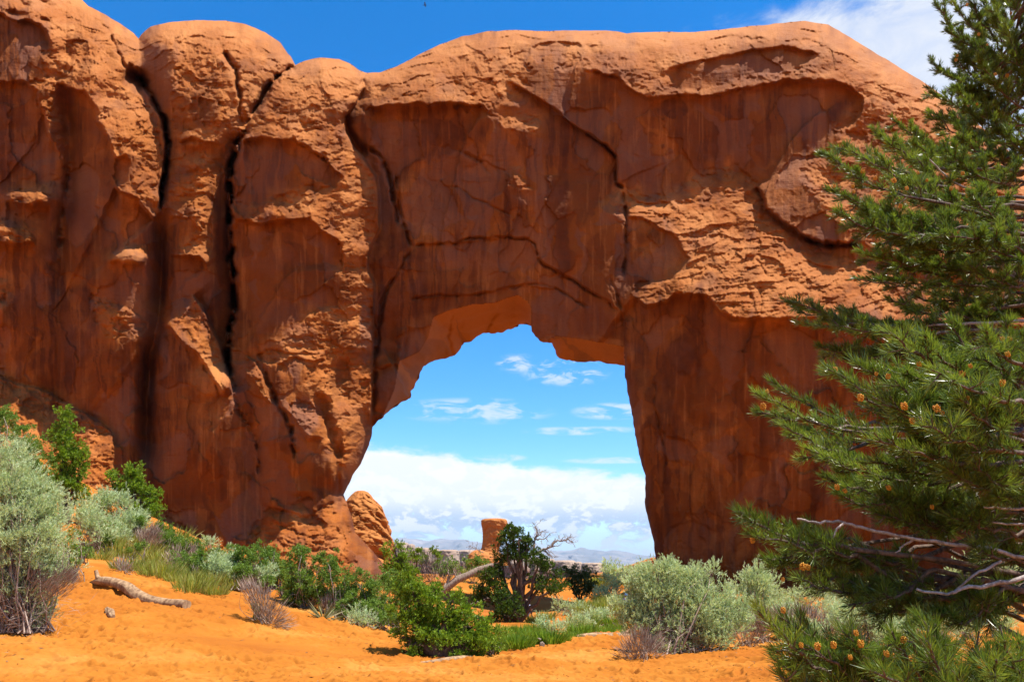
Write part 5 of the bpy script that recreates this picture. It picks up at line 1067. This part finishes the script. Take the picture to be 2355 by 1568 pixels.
for i, (x, y, L_, a_) in enumerate([(1080,1560,20,5),(205,1520,26,12),(240,1548,24,-4),(1010,1545,16,10),(700,1500,14,-20),(1330,1500,18,8),(560,1470,16,-30),(1650,1535,18,12),(430,1500,14,15)]):
    dx_ = math.cos(R(a_)) * L_ / 2; dy_ = math.sin(R(a_)) * L_ / 4
    log('twig', ['short twig on the sand at the bottom middle','twig on the sand near the lower left corner','lowest of the twigs near the lower left corner','twig on the sand below the half-buried log','thin twig on the sand slope right of the dead bush','twig on the sand right of the rounded juniper','twig on the sand below the sprawling dead bush','twig on the sand below the big sagebrush','twig on the bare sand left of centre'][i], [(x - dx_, y - dy_), (x, y + 1), (x + dx_, y + dy_)], [.7, 1.1, .6], mat=M_BARK, cat='twig')
# small stones and clods
def stone(px, py, s_, seed, label, name='stone', cat='stone', group='small stones scattered on the sand'):
    p = ground_hit(px, py); bm = bmesh.new(); bmesh.ops.create_icosphere(bm, subdivisions=3, radius=1); rg = random.Random(seed)
    k = s_ * p.y / F; sx, sy, sz = rg.uniform(.8, 1.3), rg.uniform(.7, 1.1), rg.uniform(.5, .8)
    co = np.array([v.co for v in bm.verts]); f_ = 1 + .35 * facets(co[:, 0] * 1.4 + seed, co[:, 1] * 1.4 + co[:, 2] * 1.7, seed, 1.4)
    for v, q in zip(bm.verts, f_): v.co = Vector((v.co.x * sx * k * q, v.co.y * sy * k * q, v.co.z * sz * k * q + k * .25))
    me = bpy.data.meshes.new(name); bm.to_mesh(me); bm.free(); me.materials.append(m_rock2); o = bpy.data.objects.new(name, me); col.objects.link(o); o.location = p
    tag(o, label, cat, group)
for i, (x, y, s_) in enumerate([(1715,1478,4),(1655,1512,2.5),(1692,1498,2),(1625,1545,2.5),(1505,1552,2),(890,1505,2),(655,1500,1.6),(340,1460,1.8),(1420,1535,2),(1130,1530,1.6),(780,1535,2),(480,1545,2)]): stone(x, y, s_, 60 + i, 'small reddish stone lying on the sand of the foreground')
for i, (x, y, s_) in enumerate([(575,1268,9),(602,1282,12),(640,1292,8),(668,1296,14),(705,1300,9),(742,1306,12),(778,1312,8),(812,1322,11),(842,1330,7),(545,1258,7),(505,1252,8),(455,1236,6),(420,1222,8),(390,1206,6),(300,1140,8),(262,1118,7),(232,1102,10)]): stone(x, y + 8, s_, 160 + i, 'red fallen block at the foot of the cliff on the left of the opening', 'boulder', 'boulder', 'fallen blocks along the foot of the cliff')
# a bird high over the fin
bp = at(977, 13, 46); bird = empty('bird', bp); tag(bird, 'tiny dark bird high in the blue above the low saddle of the rock', 'bird')
mb = MB(); mb.tube([bp + Vector(v) for v in ((-.10,0,0),(-.06,0,.005),(0,0,.01),(.05,0,.005),(.09,0,.012),(.115,0,.008))], [.006,.022,.030,.022,.018,.004], 8, .2)
mb.tube([bp + Vector(v) for v in ((-.09,0,0),(-.13,0,-.004),(-.16,0,-.004))], [.012,.022,.02], 6, .2); m_bird = leaf_mat('bird_feather', [(.03,.02,.02),(.05,.035,.03)], 0)
mb.build('body', m_bird, bird)
for s_ in (-1, 1):
    mb = MB(); V_ = np.array([(.05,0,.01),(-.04,0,.01),(.04,.14*s_,.07),(-.03,.13*s_,.06),(.0,.27*s_,.05),(-.03,.25*s_,.045)]) + np.array(tuple(bp)); V_ = np.vstack([V_, V_ + [0, 0, .006]])
    mb.add(V_, [[0,1,3,2],[2,3,5,4],[6,8,9,7],[8,10,11,9],[0,2,8,6],[2,4,10,8],[1,7,9,3],[3,9,11,5],[4,5,11,10]], .3); mb.build('wing', m_bird, bird)
# ------------------------------------------------------------------ the pinyon pine close by on the right
RN = np.random.default_rng(77)
M_NEEDLE = leaf_mat('pine_needle', [(.035,.06,.012), (.095,.150,.020), (.24,.32,.05)], .30, .34, .5)
M_PBARK = bark_mat('pine_bark', (.035,.020,.013), (.16,.105,.075), 60); M_PALE = bark_mat('bare_pine_wood', (.16,.12,.10), (.42,.35,.31), 60)
M_CONE = leaf_mat('pollen_cone', [(.38,.13,.012), (.55,.24,.02), (.62,.34,.05)], .1)
BR = [ # root x, y, tip x, y, distance, side-twig reach (tracing units)
 (2290,190,2150,5,4.8,46),(2300,120,2222,-10,4.8,46),(2315,70,2270,-50,4.8,50),(2352,120,2335,-40,4.7,56),(2290,215,2143,147,4.8,42),(2285,165,2178,72,4.9,44),
 (2330,290,2140,213,4.6,44),(2330,335,2137,257,4.6,50),(2354,250,2250,130,4.5,60),(2360,340,2230,262,4.4,60),(2390,210,2310,60,4.4,60),(2370,160,2290,30,4.6,50),(2300,260,2190,200,4.7,44),
 (2240,390,2006,296,4.0,38),(2240,400,2053,273,4.1,36),(2310,430,2110,335,4.2,54),(2354,400,2210,320,4.0,60),(2180,470,1894,353,3.3,46),(2170,470,1955,347,3.3,42),(2250,525,1906,436,3.2,56),(2200,545,1925,488,3.2,60),
 (2300,560,1962,515,3.3,66),(2350,480,2060,420,3.6,66),(2370,430,2180,350,3.8,66),(2330,610,1990,588,3.5,60),(2330,650,1968,640,3.6,46),(2340,690,2040,688,3.6,46),(2370,700,2190,722,3.5,46),(2370,600,2140,545,3.3,70),(2370,520,2230,450,3.3,70),(2370,655,2230,610,3.3,70),
 (2160,752,1806,693,3.4,40),(2160,765,1838,745,3.4,44),(2170,780,1880,795,3.4,44),(2210,790,1950,822,3.4,46),(2200,745,1930,715,3.4,36),(2260,770,2080,800,3.3,46),
 (2200,1010,1903,849,2.1,58),(2210,960,1974,841,2.15,58),(2200,870,2043,762,2.2,52),(2270,880,2125,770,2.2,52),(2300,1000,2020,900,2.1,76),(2354,925,2140,850,2.1,70),(2380,850,2268,762,2.1,62),(2380,980,2190,905,2.0,72),(2300,1065,1995,1012,2.15,62),(2370,1045,2120,980,2.1,72),(2300,940,2080,860,2.3,66),(2380,900,2240,820,2.2,66),(2250,1040,2060,960,2.2,60),
 (2050,1010,1735,903,2.8,34),(2000,985,1738,950,2.8,38),(2000,1015,1800,975,2.8,34),(2210,1100,1850,1030,2.7,70),(2220,1110,1900,1095,2.8,60),(2260,1080,2020,1060,2.7,66),
 (1960,1262,1697,1175,2.3,42),(1970,1275,1722,1228,2.3,48),(1990,1300,1760,1285,2.3,50),(2010,1325,1830,1330,2.3,50),(2110,1335,1900,1312,2.4,56),(2150,1310,1950,1390,2.4,50),(2200,1325,2010,1415,2.4,56),(2260,1330,2090,1430,2.4,56),(2310,1350,2180,1440,2.4,50),(2354,1345,2250,1420,2.4,50),(2100,1290,1880,1260,2.4,50),(2040,1290,1830,1235,2.4,46),
 (2300,1205,1930,1135,2.3,50),(2310,1175,2020,1130,2.4,60),(2370,1150,2150,1085,2.2,70),(2370,1225,2190,1190,2.3,66),(2380,1095,2240,1062,2.1,66),(2200,1220,2010,1180,2.4,50),(2370,1290,2230,1250,2.3,50),
 (1960,1530,1742,1403,2.0,46),(1990,1570,1790,1440,2.0,50),(2010,1610,1782,1500,1.9,66),(2060,1610,1850,1482,1.9,66),(2110,1620,1935,1450,1.9,66),(2170,1620,2050,1452,1.9,66),(2260,1630,2130,1472,1.9,66),(2310,1630,2230,1482,1.9,66),(2370,1610,2310,1472,1.9,66),(2210,1660,2000,1540,1.9,70),(2370,1650,2200,1565,1.9,70),(1960,1640,1792,1552,1.9,60),(2100,1660,1900,1560,1.9,70),(2354,1560,2240,1540,2.0,60),(1900,1600,1800,1530,2.1,50)]
TX, TY = 3.25, 3.3
RB = random.Random(21)
BR = BR + [(x0 + RB.uniform(-20, 30), y0 + RB.uniform(-26, 22), x1 + RB.uniform(8, 60), y1 + RB.uniform(-30, 30), Y + RB.uniform(.05, .45), r * RB.uniform(.85, 1.1)) for (x0, y0, x1, y1, Y, r) in BR]
BR = BR + [(x0 + RB.uniform(10, 60), y0 + RB.uniform(-36, 32), min(x1 + RB.uniform(50, 150), x0 - 20), y1 + RB.uniform(-34, 34), Y + RB.uniform(.0, .6), r) for (x0, y0, x1, y1, Y, r) in BR[:92:2] if x0 > 2150]
pg = gpt(TX, TY); pine = empty('pinyon_pine', pg); tag(pine, 'big pinyon pine with orange pollen cones reaching in from the right edge', 'pine tree')
mb = MB(); zt = np.linspace(pg.z - .1, 6.4, 26); tr_ = np.stack([TX + .12 * np.sin(zt * 1.3), TY + .25 * np.cos(zt * .9) + zt * .12, zt], 1); mb.tube(tr_, np.linspace(.17, .045, 26), 14, .4, .2); mb.build('trunk', M_PBARK, pine)
needP, needD, needL, needA = [], [], [], []
tips = []
def needles(P0, P1, per_m, L, tone):
    """needles along a twig from P0 to P1, denser to the tip, sweeping forward"""
    ln = np.linalg.norm(P1 - P0); n = max(10, int(ln * per_m)); t_ = RN.random(n) ** .8; ax = (P1 - P0) / (ln + 1e-9)
    pr = RN.normal(size=(n, 3)); pr -= (pr @ ax)[:, None] * ax; pr = unit(pr)
    an = RN.uniform(.35, 1.05, n) * (1.15 - .5 * t_); D = unit(ax * np.cos(an)[:, None] + pr * np.sin(an)[:, None] + np.array([0, 0, .16]))
    needP.append(P0 + (P1 - P0) * t_[:, None] * 1.02); needD.append(D); needL.append(L * RN.uniform(.75, 1.15, n)); needA.append(np.clip(tone + RN.normal(size=n) * .16, 0, 1))
for bi, (x0, y0, x1, y1, Yb, reach) in enumerate(BR):
    k = Yb / F; off = RN.uniform(-.12, .12); A = np.array(tuple(at(x0, y0, Yb + off + .12))); B = np.array(tuple(at(x1, y1, Yb + off - .05)))
    n = 12; c_ = curve(A, B, .05, n, .012); c_[:, 2] -= np.sin(np.linspace(0, np.pi, n)) * np.linalg.norm(B - A) * .06
    bm_ = MB(); r0 = .0055 + .0035 * np.linalg.norm(B - A)
    bm_.tube(c_, np.linspace(r0, .0022, n), 7, RN.random(), .15)
    # limb back to the trunk, out of the picture to the right
    zc = A[2] - .25 * RN.uniform(.4, 1.2); tq = np.array([np.interp(zc, tr_[:, 2], tr_[:, i]) for i in range(3)])
    lim = curve(tq, A, .04, 9, .012); bm_.tube(lim, np.linspace(.022 if reach > 50 else .014, r0, 9), 8, .4, .15)
    dirb = unit(B - A); nl = .040 if Yb < 2.6 else .038; dens = 1150 if Yb < 2.6 else 900
    tb = RB.uniform(-.28, .25) - (.10 if y1 > 1080 else 0); needles(c_[n // 2], c_[-1], dens, nl, .62 + tb); needles(c_[n // 4], c_[n // 2], dens * .5, nl, .45); tips.append((c_[-1], dirb))  # lower branches get darker needles, shade put into their tone
    m = int(max(7, np.linalg.norm(B - A) / .030)); m = min(m, 22)
    for j in range(m):
        t_ = .12 + .85 * (j + RN.random() * .6) / m; i = min(n - 2, int(t_ * (n - 1))); s_ = c_[i] + (c_[i + 1] - c_[i]) * (t_ * (n - 1) - i)
        sd = unit(np.cross(dirb, unit(RN.normal(size=3) * .5 + np.array([0, .25, 1.0])))) * (1 if j % 2 else -1)
        # side twigs mostly sideways, up and toward the light
        d = unit(dirb * RN.uniform(.6, 1.0) + sd * .35 + RN.normal(size=3) * .38 + np.array([0, 0, .22])); ln = reach * k * RN.uniform(.55, 1.15) * (1.1 - .5 * t_)
        e_ = s_ + d * ln; mid = (s_ + e_) / 2 + [0, 0, -.05 * ln]; bm_.tube(np.array([s_, mid, e_]), [r0 * .42, r0 * .3, .0017], 5, RN.random(), cap=False)
        needles(mid, e_, dens * RN.uniform(.5, 1.1), nl, RN.uniform(.4, .75) + tb); needles(s_, mid, dens * .6, nl, RN.uniform(.3, .6))
        if RN.random() < .22: tips.append((e_, d))
        if ln > .05:
            for _ in range(2):
                d2 = unit(d + RN.normal(size=3) * .5); s2 = s_ + (e_ - s_) * RN.uniform(.3, .7); e2 = s2 + d2 * ln * .5; bm_.tube(np.array([s2, e2]), [r0 * .25, .0015], 4, RN.random(), cap=False); needles(s2, e2, dens, nl, RN.uniform(.35, .75))
    bm_.build('branch', M_PBARK, pine)
nb = MB(); P_ = np.vstack(needP); D_ = np.vstack(needD); L_ = np.concatenate(needL); A_n = np.concatenate(needA)
nb.ribbons(P_, D_, L_, .0019 * np.clip(P_[:, 1] / 2.1, .9, 1.9), A_n, .10); nf = nb.build('needles', M_NEEDLE, pine); nf['kind'] = 'stuff'
# bare pale limbs among the needles
for pts, Yl, r0 in (([(1832,1191),(1875,1202),(1940,1199),(1998,1218),(2100,1238),(2200,1250),(2290,1264),(2420,1300)], 2.32, .010), ([(1915,1235),(1925,1215),(1942,1199)], 2.3, .006), ([(2060,1270),(2080,1252),(2100,1240)], 2.35, .006),
                    ([(2108,1357),(2186,1366),(2215,1351),(2280,1345),(2354,1325),(2450,1300)], 2.2, .011), ([(2190,1364),(2230,1325),(2300,1290)], 2.25, .007), ([(2262,1166),(2310,1168),(2420,1170)], 2.3, .008), ([(2285,1202),(2340,1204),(2430,1200)], 2.3, .007),
                    ([(2000,745),(2100,752),(2200,745),(2300,742),(2450,735)], 3.45, .014), ([(2130,360),(2180,410),(2250,450),(2330,470),(2430,500)], 3.9, .014), ([(2262,530),(2293,597),(2355,655),(2450,730)], 3.4, .026), ([(2230,560),(2280,590),(2330,640)], 3.4, .010), ([(2060,1050),(2150,1062),(2250,1070),(2400,1075)], 2.5, .010)):
    Q = np.array([tuple(at(x, y, Yl + RN.uniform(-.01, .01))) for x, y in pts]); tq = np.linspace(0, 1, len(pts) * 4); qq = np.linspace(0, 1, len(pts)); Q = np.stack([np.interp(tq, qq, Q[:, i]) for i in range(3)], 1) + RN.normal(size=(len(tq), 3)) * r0 * .22
    mb = MB(); mb.tube(Q, np.interp(tq, [0, 1], [r0 * .3, r0 * .62]), 8, .5, .15); mb.build('bare_limb', M_PALE, pine)
# pollen cones: one little cluster, copied to the twig tips
mb = MB(); sph = []
for i in range(26):
    zf = i / 25; a_ = i * 2.4; r_ = .0040 * math.sin(.35 + 2.4 * zf); c0 = np.array([math.cos(a_) * r_, math.sin(a_) * r_, zf * .017]); d0 = unit(np.array([math.cos(a_), math.sin(a_), .55]))
    mb.tube(np.array([c0, c0 + d0 * .003, c0 + d0 * .0055, c0 + d0 * .0068]), [.0009, .0022, .0019, .0006], 6, RN.random())
cone0 = mb.build('pollen_cone', M_CONE, None)
CT = [(2181,61,4.85),(2222,15,4.8),(2330,35,4.7),(2275,40,4.75),(2263,82,4.7),(2270,104,4.7),(2202,128,4.75),(2196,145,4.75),(2290,175,4.6),(2150,245,4.55),(2247,243,4.5),(2310,176,4.4),(2065,278,4.0),
      (2012,415,3.15),(1995,396,3.2),(2058,421,3.2),(2103,396,3.3),(2133,422,3.3),(2086,438,3.2),(2280,375,3.9),(2213,404,3.8),(2186,440,3.5),(1962,423,3.15),(1965,440,3.15),(1925,430,3.15),(2078,462,3.2),(2225,455,3.4),(2230,250,4.5),
      (1930,861,2.08),(2010,845,2.1),(2052,857,2.1),(2128,866,2.08),(2212,831,2.08),(2201,853,2.08),(2294,879,2.0),(2322,835,2.05),(2305,780,2.1),(2328,780,2.1),(1978,923,2.05),(2065,935,2.05),(2145,942,2.03),(2157,953,2.03),(2095,985,2.03),(2020,1008,2.1),(2233,915,2.0),(1806,686,3.35),(1850,702,3.35),
      (1752,892,2.75),(1736,950,2.75),(1736,938,2.75),(1922,1122,2.3),(1942,1130,2.3),(2060,1125,2.3),(2118,1160,2.3),(1737,1260,2.25),(1850,1300,2.25),(1870,1300,2.25),(1785,1340,2.25),
      (1786,1388,1.95),(1845,1490,1.9),(1923,1490,1.88),(1895,1500,1.88),(1990,1468,1.9),(1988,1505,1.9),(2068,1480,1.9),(2140,1475,1.9),(2115,1540,1.88),(2035,1540,1.88),(1985,1530,1.88),(2250,1545,1.88),(2240,1490,1.88)]
RC = random.Random(9)
for i, (x, y, Yc) in enumerate(CT):
    o = cone0 if i == 0 else cone0.copy()
    if i: col.objects.link(o)
    q0 = np.array(tuple(at(x, y, Yc))); j = int(np.argmin(np.linalg.norm(np.array([t_[0] for t_ in tips]) - q0, axis=1))); tp = tips[j]
    q0 = q0 + (tp[0] - q0) * (.35 if np.linalg.norm(tp[0] - q0) < .1 else 0)
    o.parent = pine; o.location = Vector(q0.tolist()) - pine.location; o.rotation_mode = 'QUATERNION'; dd = Vector((RC.uniform(-.6, .3), RC.uniform(-.5, .1), 1)); o.rotation_quaternion = dd.to_track_quat('Z', 'Y'); s_ = RC.uniform(.5, .95) * (1.0 if Yc < 2.6 else 1.25); o.scale = (s_, s_, s_ * 1.1)
# ------------------------------------------------------------------ people
def skin_obj(name, joints, edges, mat, parent, sub=2, root=0):
    me = bpy.data.meshes.new(name); me.from_pydata([j[0] for j in joints], edges, []); o = bpy.data.objects.new(name, me); col.objects.link(o)
    md = o.modifiers.new('skin', 'SKIN'); md.use_smooth_shade = True; lay = me.skin_vertices[0] if me.skin_vertices else None
    if lay is None:
        bm = bmesh.new(); bm.from_mesh(me); bm.verts.layers.skin.verify(); bm.to_mesh(me); bm.free(); lay = me.skin_vertices[0]
    for i, j in enumerate(joints): lay.data[i].radius = (j[1], j[2] if len(j) > 2 else j[1]); lay.data[i].use_root = (i == root)
    o.modifiers.new('sub', 'SUBSURF').levels = sub; o.modifiers['sub'].render_levels = sub
    dg = bpy.context.evaluated_depsgraph_get(); m2 = bpy.data.meshes.new_from_object(o.evaluated_get(dg)); m2.name = name; bpy.data.objects.remove(o)
    m2.materials.clear(); m2.materials.append(mat); m2.polygons.foreach_set('use_smooth', [True] * len(m2.polygons)); o = bpy.data.objects.new(name, m2); col.objects.link(o); o.parent = parent; return o
def flat_mat(name, c, r=.8):
    m, t, b = principled(name); g = t.n('ShaderNodeNewGeometry'); n = t.noise(g.outputs['Position'], 40, 3); t.link(t.mix(t.m('MULTIPLY', n, .3), c, tuple(v * .6 for v in c)), b.inputs['Base Color']); b.inputs['Roughness'].default_value = r; return m
SKIN = flat_mat('skin', (.30,.15,.09), .5)
def person(base, height, J, label, shirt, trousers, head_cover, hc_mat, shoe, yaw):
    """J: joints in body units (height 1), facing -y"""
    root = empty('person', base); root.rotation_euler = (0, 0, yaw); s = height
    root.scale = (s, s, s); tag(root, label, 'person')
    js, es = [], []
    def add(p, r, par=None, r2=None):
        js.append((p, r, r2 or r)); 
        if par is not None: es.append((par, len(js) - 1))
        return len(js) - 1
    pel = add(J['pelvis'], .062, None, .05); wa = add(J['waist'], .055, pel, .045); ch = add(J['chest'], .070, wa, .052); nk = add(J['neck'], .028, ch); hd0 = add(J['jaw'], .040, nk, .046); hd = add(J['head'], .052, hd0, .060); hd2 = add(J['crown'], .040, hd, .045)
    nose = add(J['nose'], .008, hd0)
    for sd in ('l', 'r'):
        sh = add(J['sh_' + sd], .034, ch); el = add(J['el_' + sd], .024, sh); wr = add(J['wr_' + sd], .016, el); W = np.array(J['wr_' + sd]); dirf = unit(W - np.array(J['el_' + sd])); pm = add(tuple(W + dirf * .03), .017, wr, .012)
        for fi_, (o_, l_) in enumerate(((-.015, .036), (-.005, .042), (.005, .040), (.015, .032))):
            b_ = W + dirf * .048 + np.array([0, o_, 0]); f0 = add(tuple(b_), .0055, pm); f1 = add(tuple(b_ + dirf * l_ * .5 + [0, 0, -.002]), .005, f0); add(tuple(b_ + dirf * l_ + np.array([.004, -.004, -.006])), .0042, f1)
        t0 = add(tuple(W + dirf * .022 + np.array([0, -.022, 0])), .0065, pm); add(tuple(W + dirf * .045 + np.array([0, -.032, 0])), .005, t0)
        hp = add(J['hip_' + sd], .050, pel); kn = add(J['kn_' + sd], .033, hp); an = add(J['an_' + sd], .020, kn); add(J['toe_' + sd], .018, an)
    skin_obj('body', js, es, SKIN, root, 2)
    t3 = [(J['pelvis'], .072, .058), (J['waist'], .068, .056), (J['chest'], .082, .062), (tuple(np.array(J['neck']) - [0, 0, .02]), .040)]; ee = [(0, 1), (1, 2), (2, 3)]
    for sd in ('l', 'r'): t3.append((J['sh_' + sd], .044)); i0 = len(t3) - 1; t3.append((tuple(np.array(J['sh_' + sd]) * .35 + np.array(J['el_' + sd]) * .65), .036)); ee += [(2, i0), (i0, i0 + 1)]
    skin_obj('shirt', t3, ee, shirt, root, 2)
    t3 = [(J['pelvis'], .070, .058)]; ee = []
    for sd in ('l', 'r'): i0 = len(t3); t3 += [(J['hip_' + sd], .058), (J['kn_' + sd], .044), (tuple(np.array(J['kn_' + sd]) * .3 + np.array(J['an_' + sd]) * .7), .034)]; ee += [(0, i0), (i0, i0 + 1), (i0 + 1, i0 + 2)]
    skin_obj('trousers', t3, ee, trousers, root, 2)
    for sd in ('l', 'r'):
        A1, T1 = np.array(J['an_' + sd]), np.array(J['toe_' + sd]); skin_obj('shoe', [(tuple(A1 + [0, .012, -.01]), .028), (tuple(T1), .026, .020)], [(0, 1)], shoe, root, 2)
    H = np.array(J['head']); 
    if head_cover == 'hat':
        mb = MB(); an = np.linspace(0, 6.2832, 20, endpoint=False); prof = [(.0, .078), (.035, .074), (.062, .066), (.070, .058), (.0695, .016), (.066, .008), (.112, .002), (.114, .0), (.06, .004)]
        V_ = np.array([[H + [r_ * math.cos(a_), r_ * math.sin(a_), z_ + .012] for a_ in an] for r_, z_ in prof]); I = np.arange(len(prof) * 20).reshape(-1, 20); Jx = np.roll(I, -1, 1)
        mb.add(V_.reshape(-1, 3), np.stack([I[:-1], I[1:], Jx[1:], Jx[:-1]], -1).reshape(-1, 4), .5); mb.build('hat', hc_mat, root, loc=(0, 0, 0))
        skin_obj('hair', [(tuple(H + [0, .012, .0]), .058, .060), (tuple(H + [0, .03, -.06]), .040)], [(0, 1)], flat_mat('dark_hair', (.02,.012,.01)), root, 2)
    else: skin_obj('hair', [(tuple(H + [0, .014, .022]), .062, .062), (tuple(H + [0, .030, -.03]), .052), (tuple(H + [0, .034, -.07]), .034)], [(0, 1), (1, 2)], hc_mat, root, 2)
    return root
ST_ = dict(pelvis=(0,0,.53), waist=(0,.005,.62), chest=(0,.005,.73), neck=(0,.005,.83), jaw=(0,-.012,.885), head=(0,0,.93), crown=(0,0,.965), nose=(0,-.068,.905),
    sh_l=(.11,.005,.79), el_l=(.145,.01,.63), wr_l=(.15,-.04,.50), sh_r=(-.11,.005,.79), el_r=(-.15,0,.64), wr_r=(-.13,-.08,.52), hip_l=(.055,0,.50), kn_l=(.06,-.015,.28), an_l=(.06,.01,.05), toe_l=(.07,-.07,.022), hip_r=(-.055,0,.50), kn_r=(-.075,-.05,.28), an_r=(-.08,-.01,.05), toe_r=(-.085,-.09,.022))
gp = ground_hit(1441, 1414); hgt = 44.5 * gp.y / F
person(gp, hgt, ST_, 'child in a blue sun hat and purple shirt standing behind the big sagebrush', flat_mat('purple_shirt', (.24,.14,.42)), flat_mat('pale_trousers', (.34,.32,.42)), 'hat', flat_mat('blue_hat', (.12,.26,.50)), flat_mat('shoe_cloth', (.15,.12,.12)), R(25))
SI = dict(pelvis=(0,.02,.075), waist=(0,.02,.16), chest=(0,-.02,.27), neck=(0,-.045,.36), jaw=(0,-.085,.40), head=(0,-.08,.445), crown=(0,-.075,.48), nose=(0,-.15,.42),
    sh_l=(.11,-.03,.325), el_l=(.15,-.10,.19), wr_l=(.09,-.20,.20), sh_r=(-.11,-.03,.325), el_r=(-.15,-.10,.19), wr_r=(-.09,-.20,.20), hip_l=(.06,.0,.075), kn_l=(.10,-.23,.22), an_l=(.08,-.30,.03), toe_l=(.09,-.38,.02), hip_r=(-.06,.0,.075), kn_r=(-.10,-.23,.22), an_r=(-.08,-.30,.03), toe_r=(-.09,-.38,.02))
gp = ground_hit(1207, 1420); 
person(gp, 1.55, SI, 'person with dark hair and grey-blue shirt sitting in the shade of the twisted juniper', flat_mat('grey_blue_shirt', (.30,.32,.45)), flat_mat('dark_trousers', (.05,.05,.07)), 'hair', flat_mat('black_hair', (.012,.009,.008)), flat_mat('dark_shoe', (.04,.035,.03)), R(160))
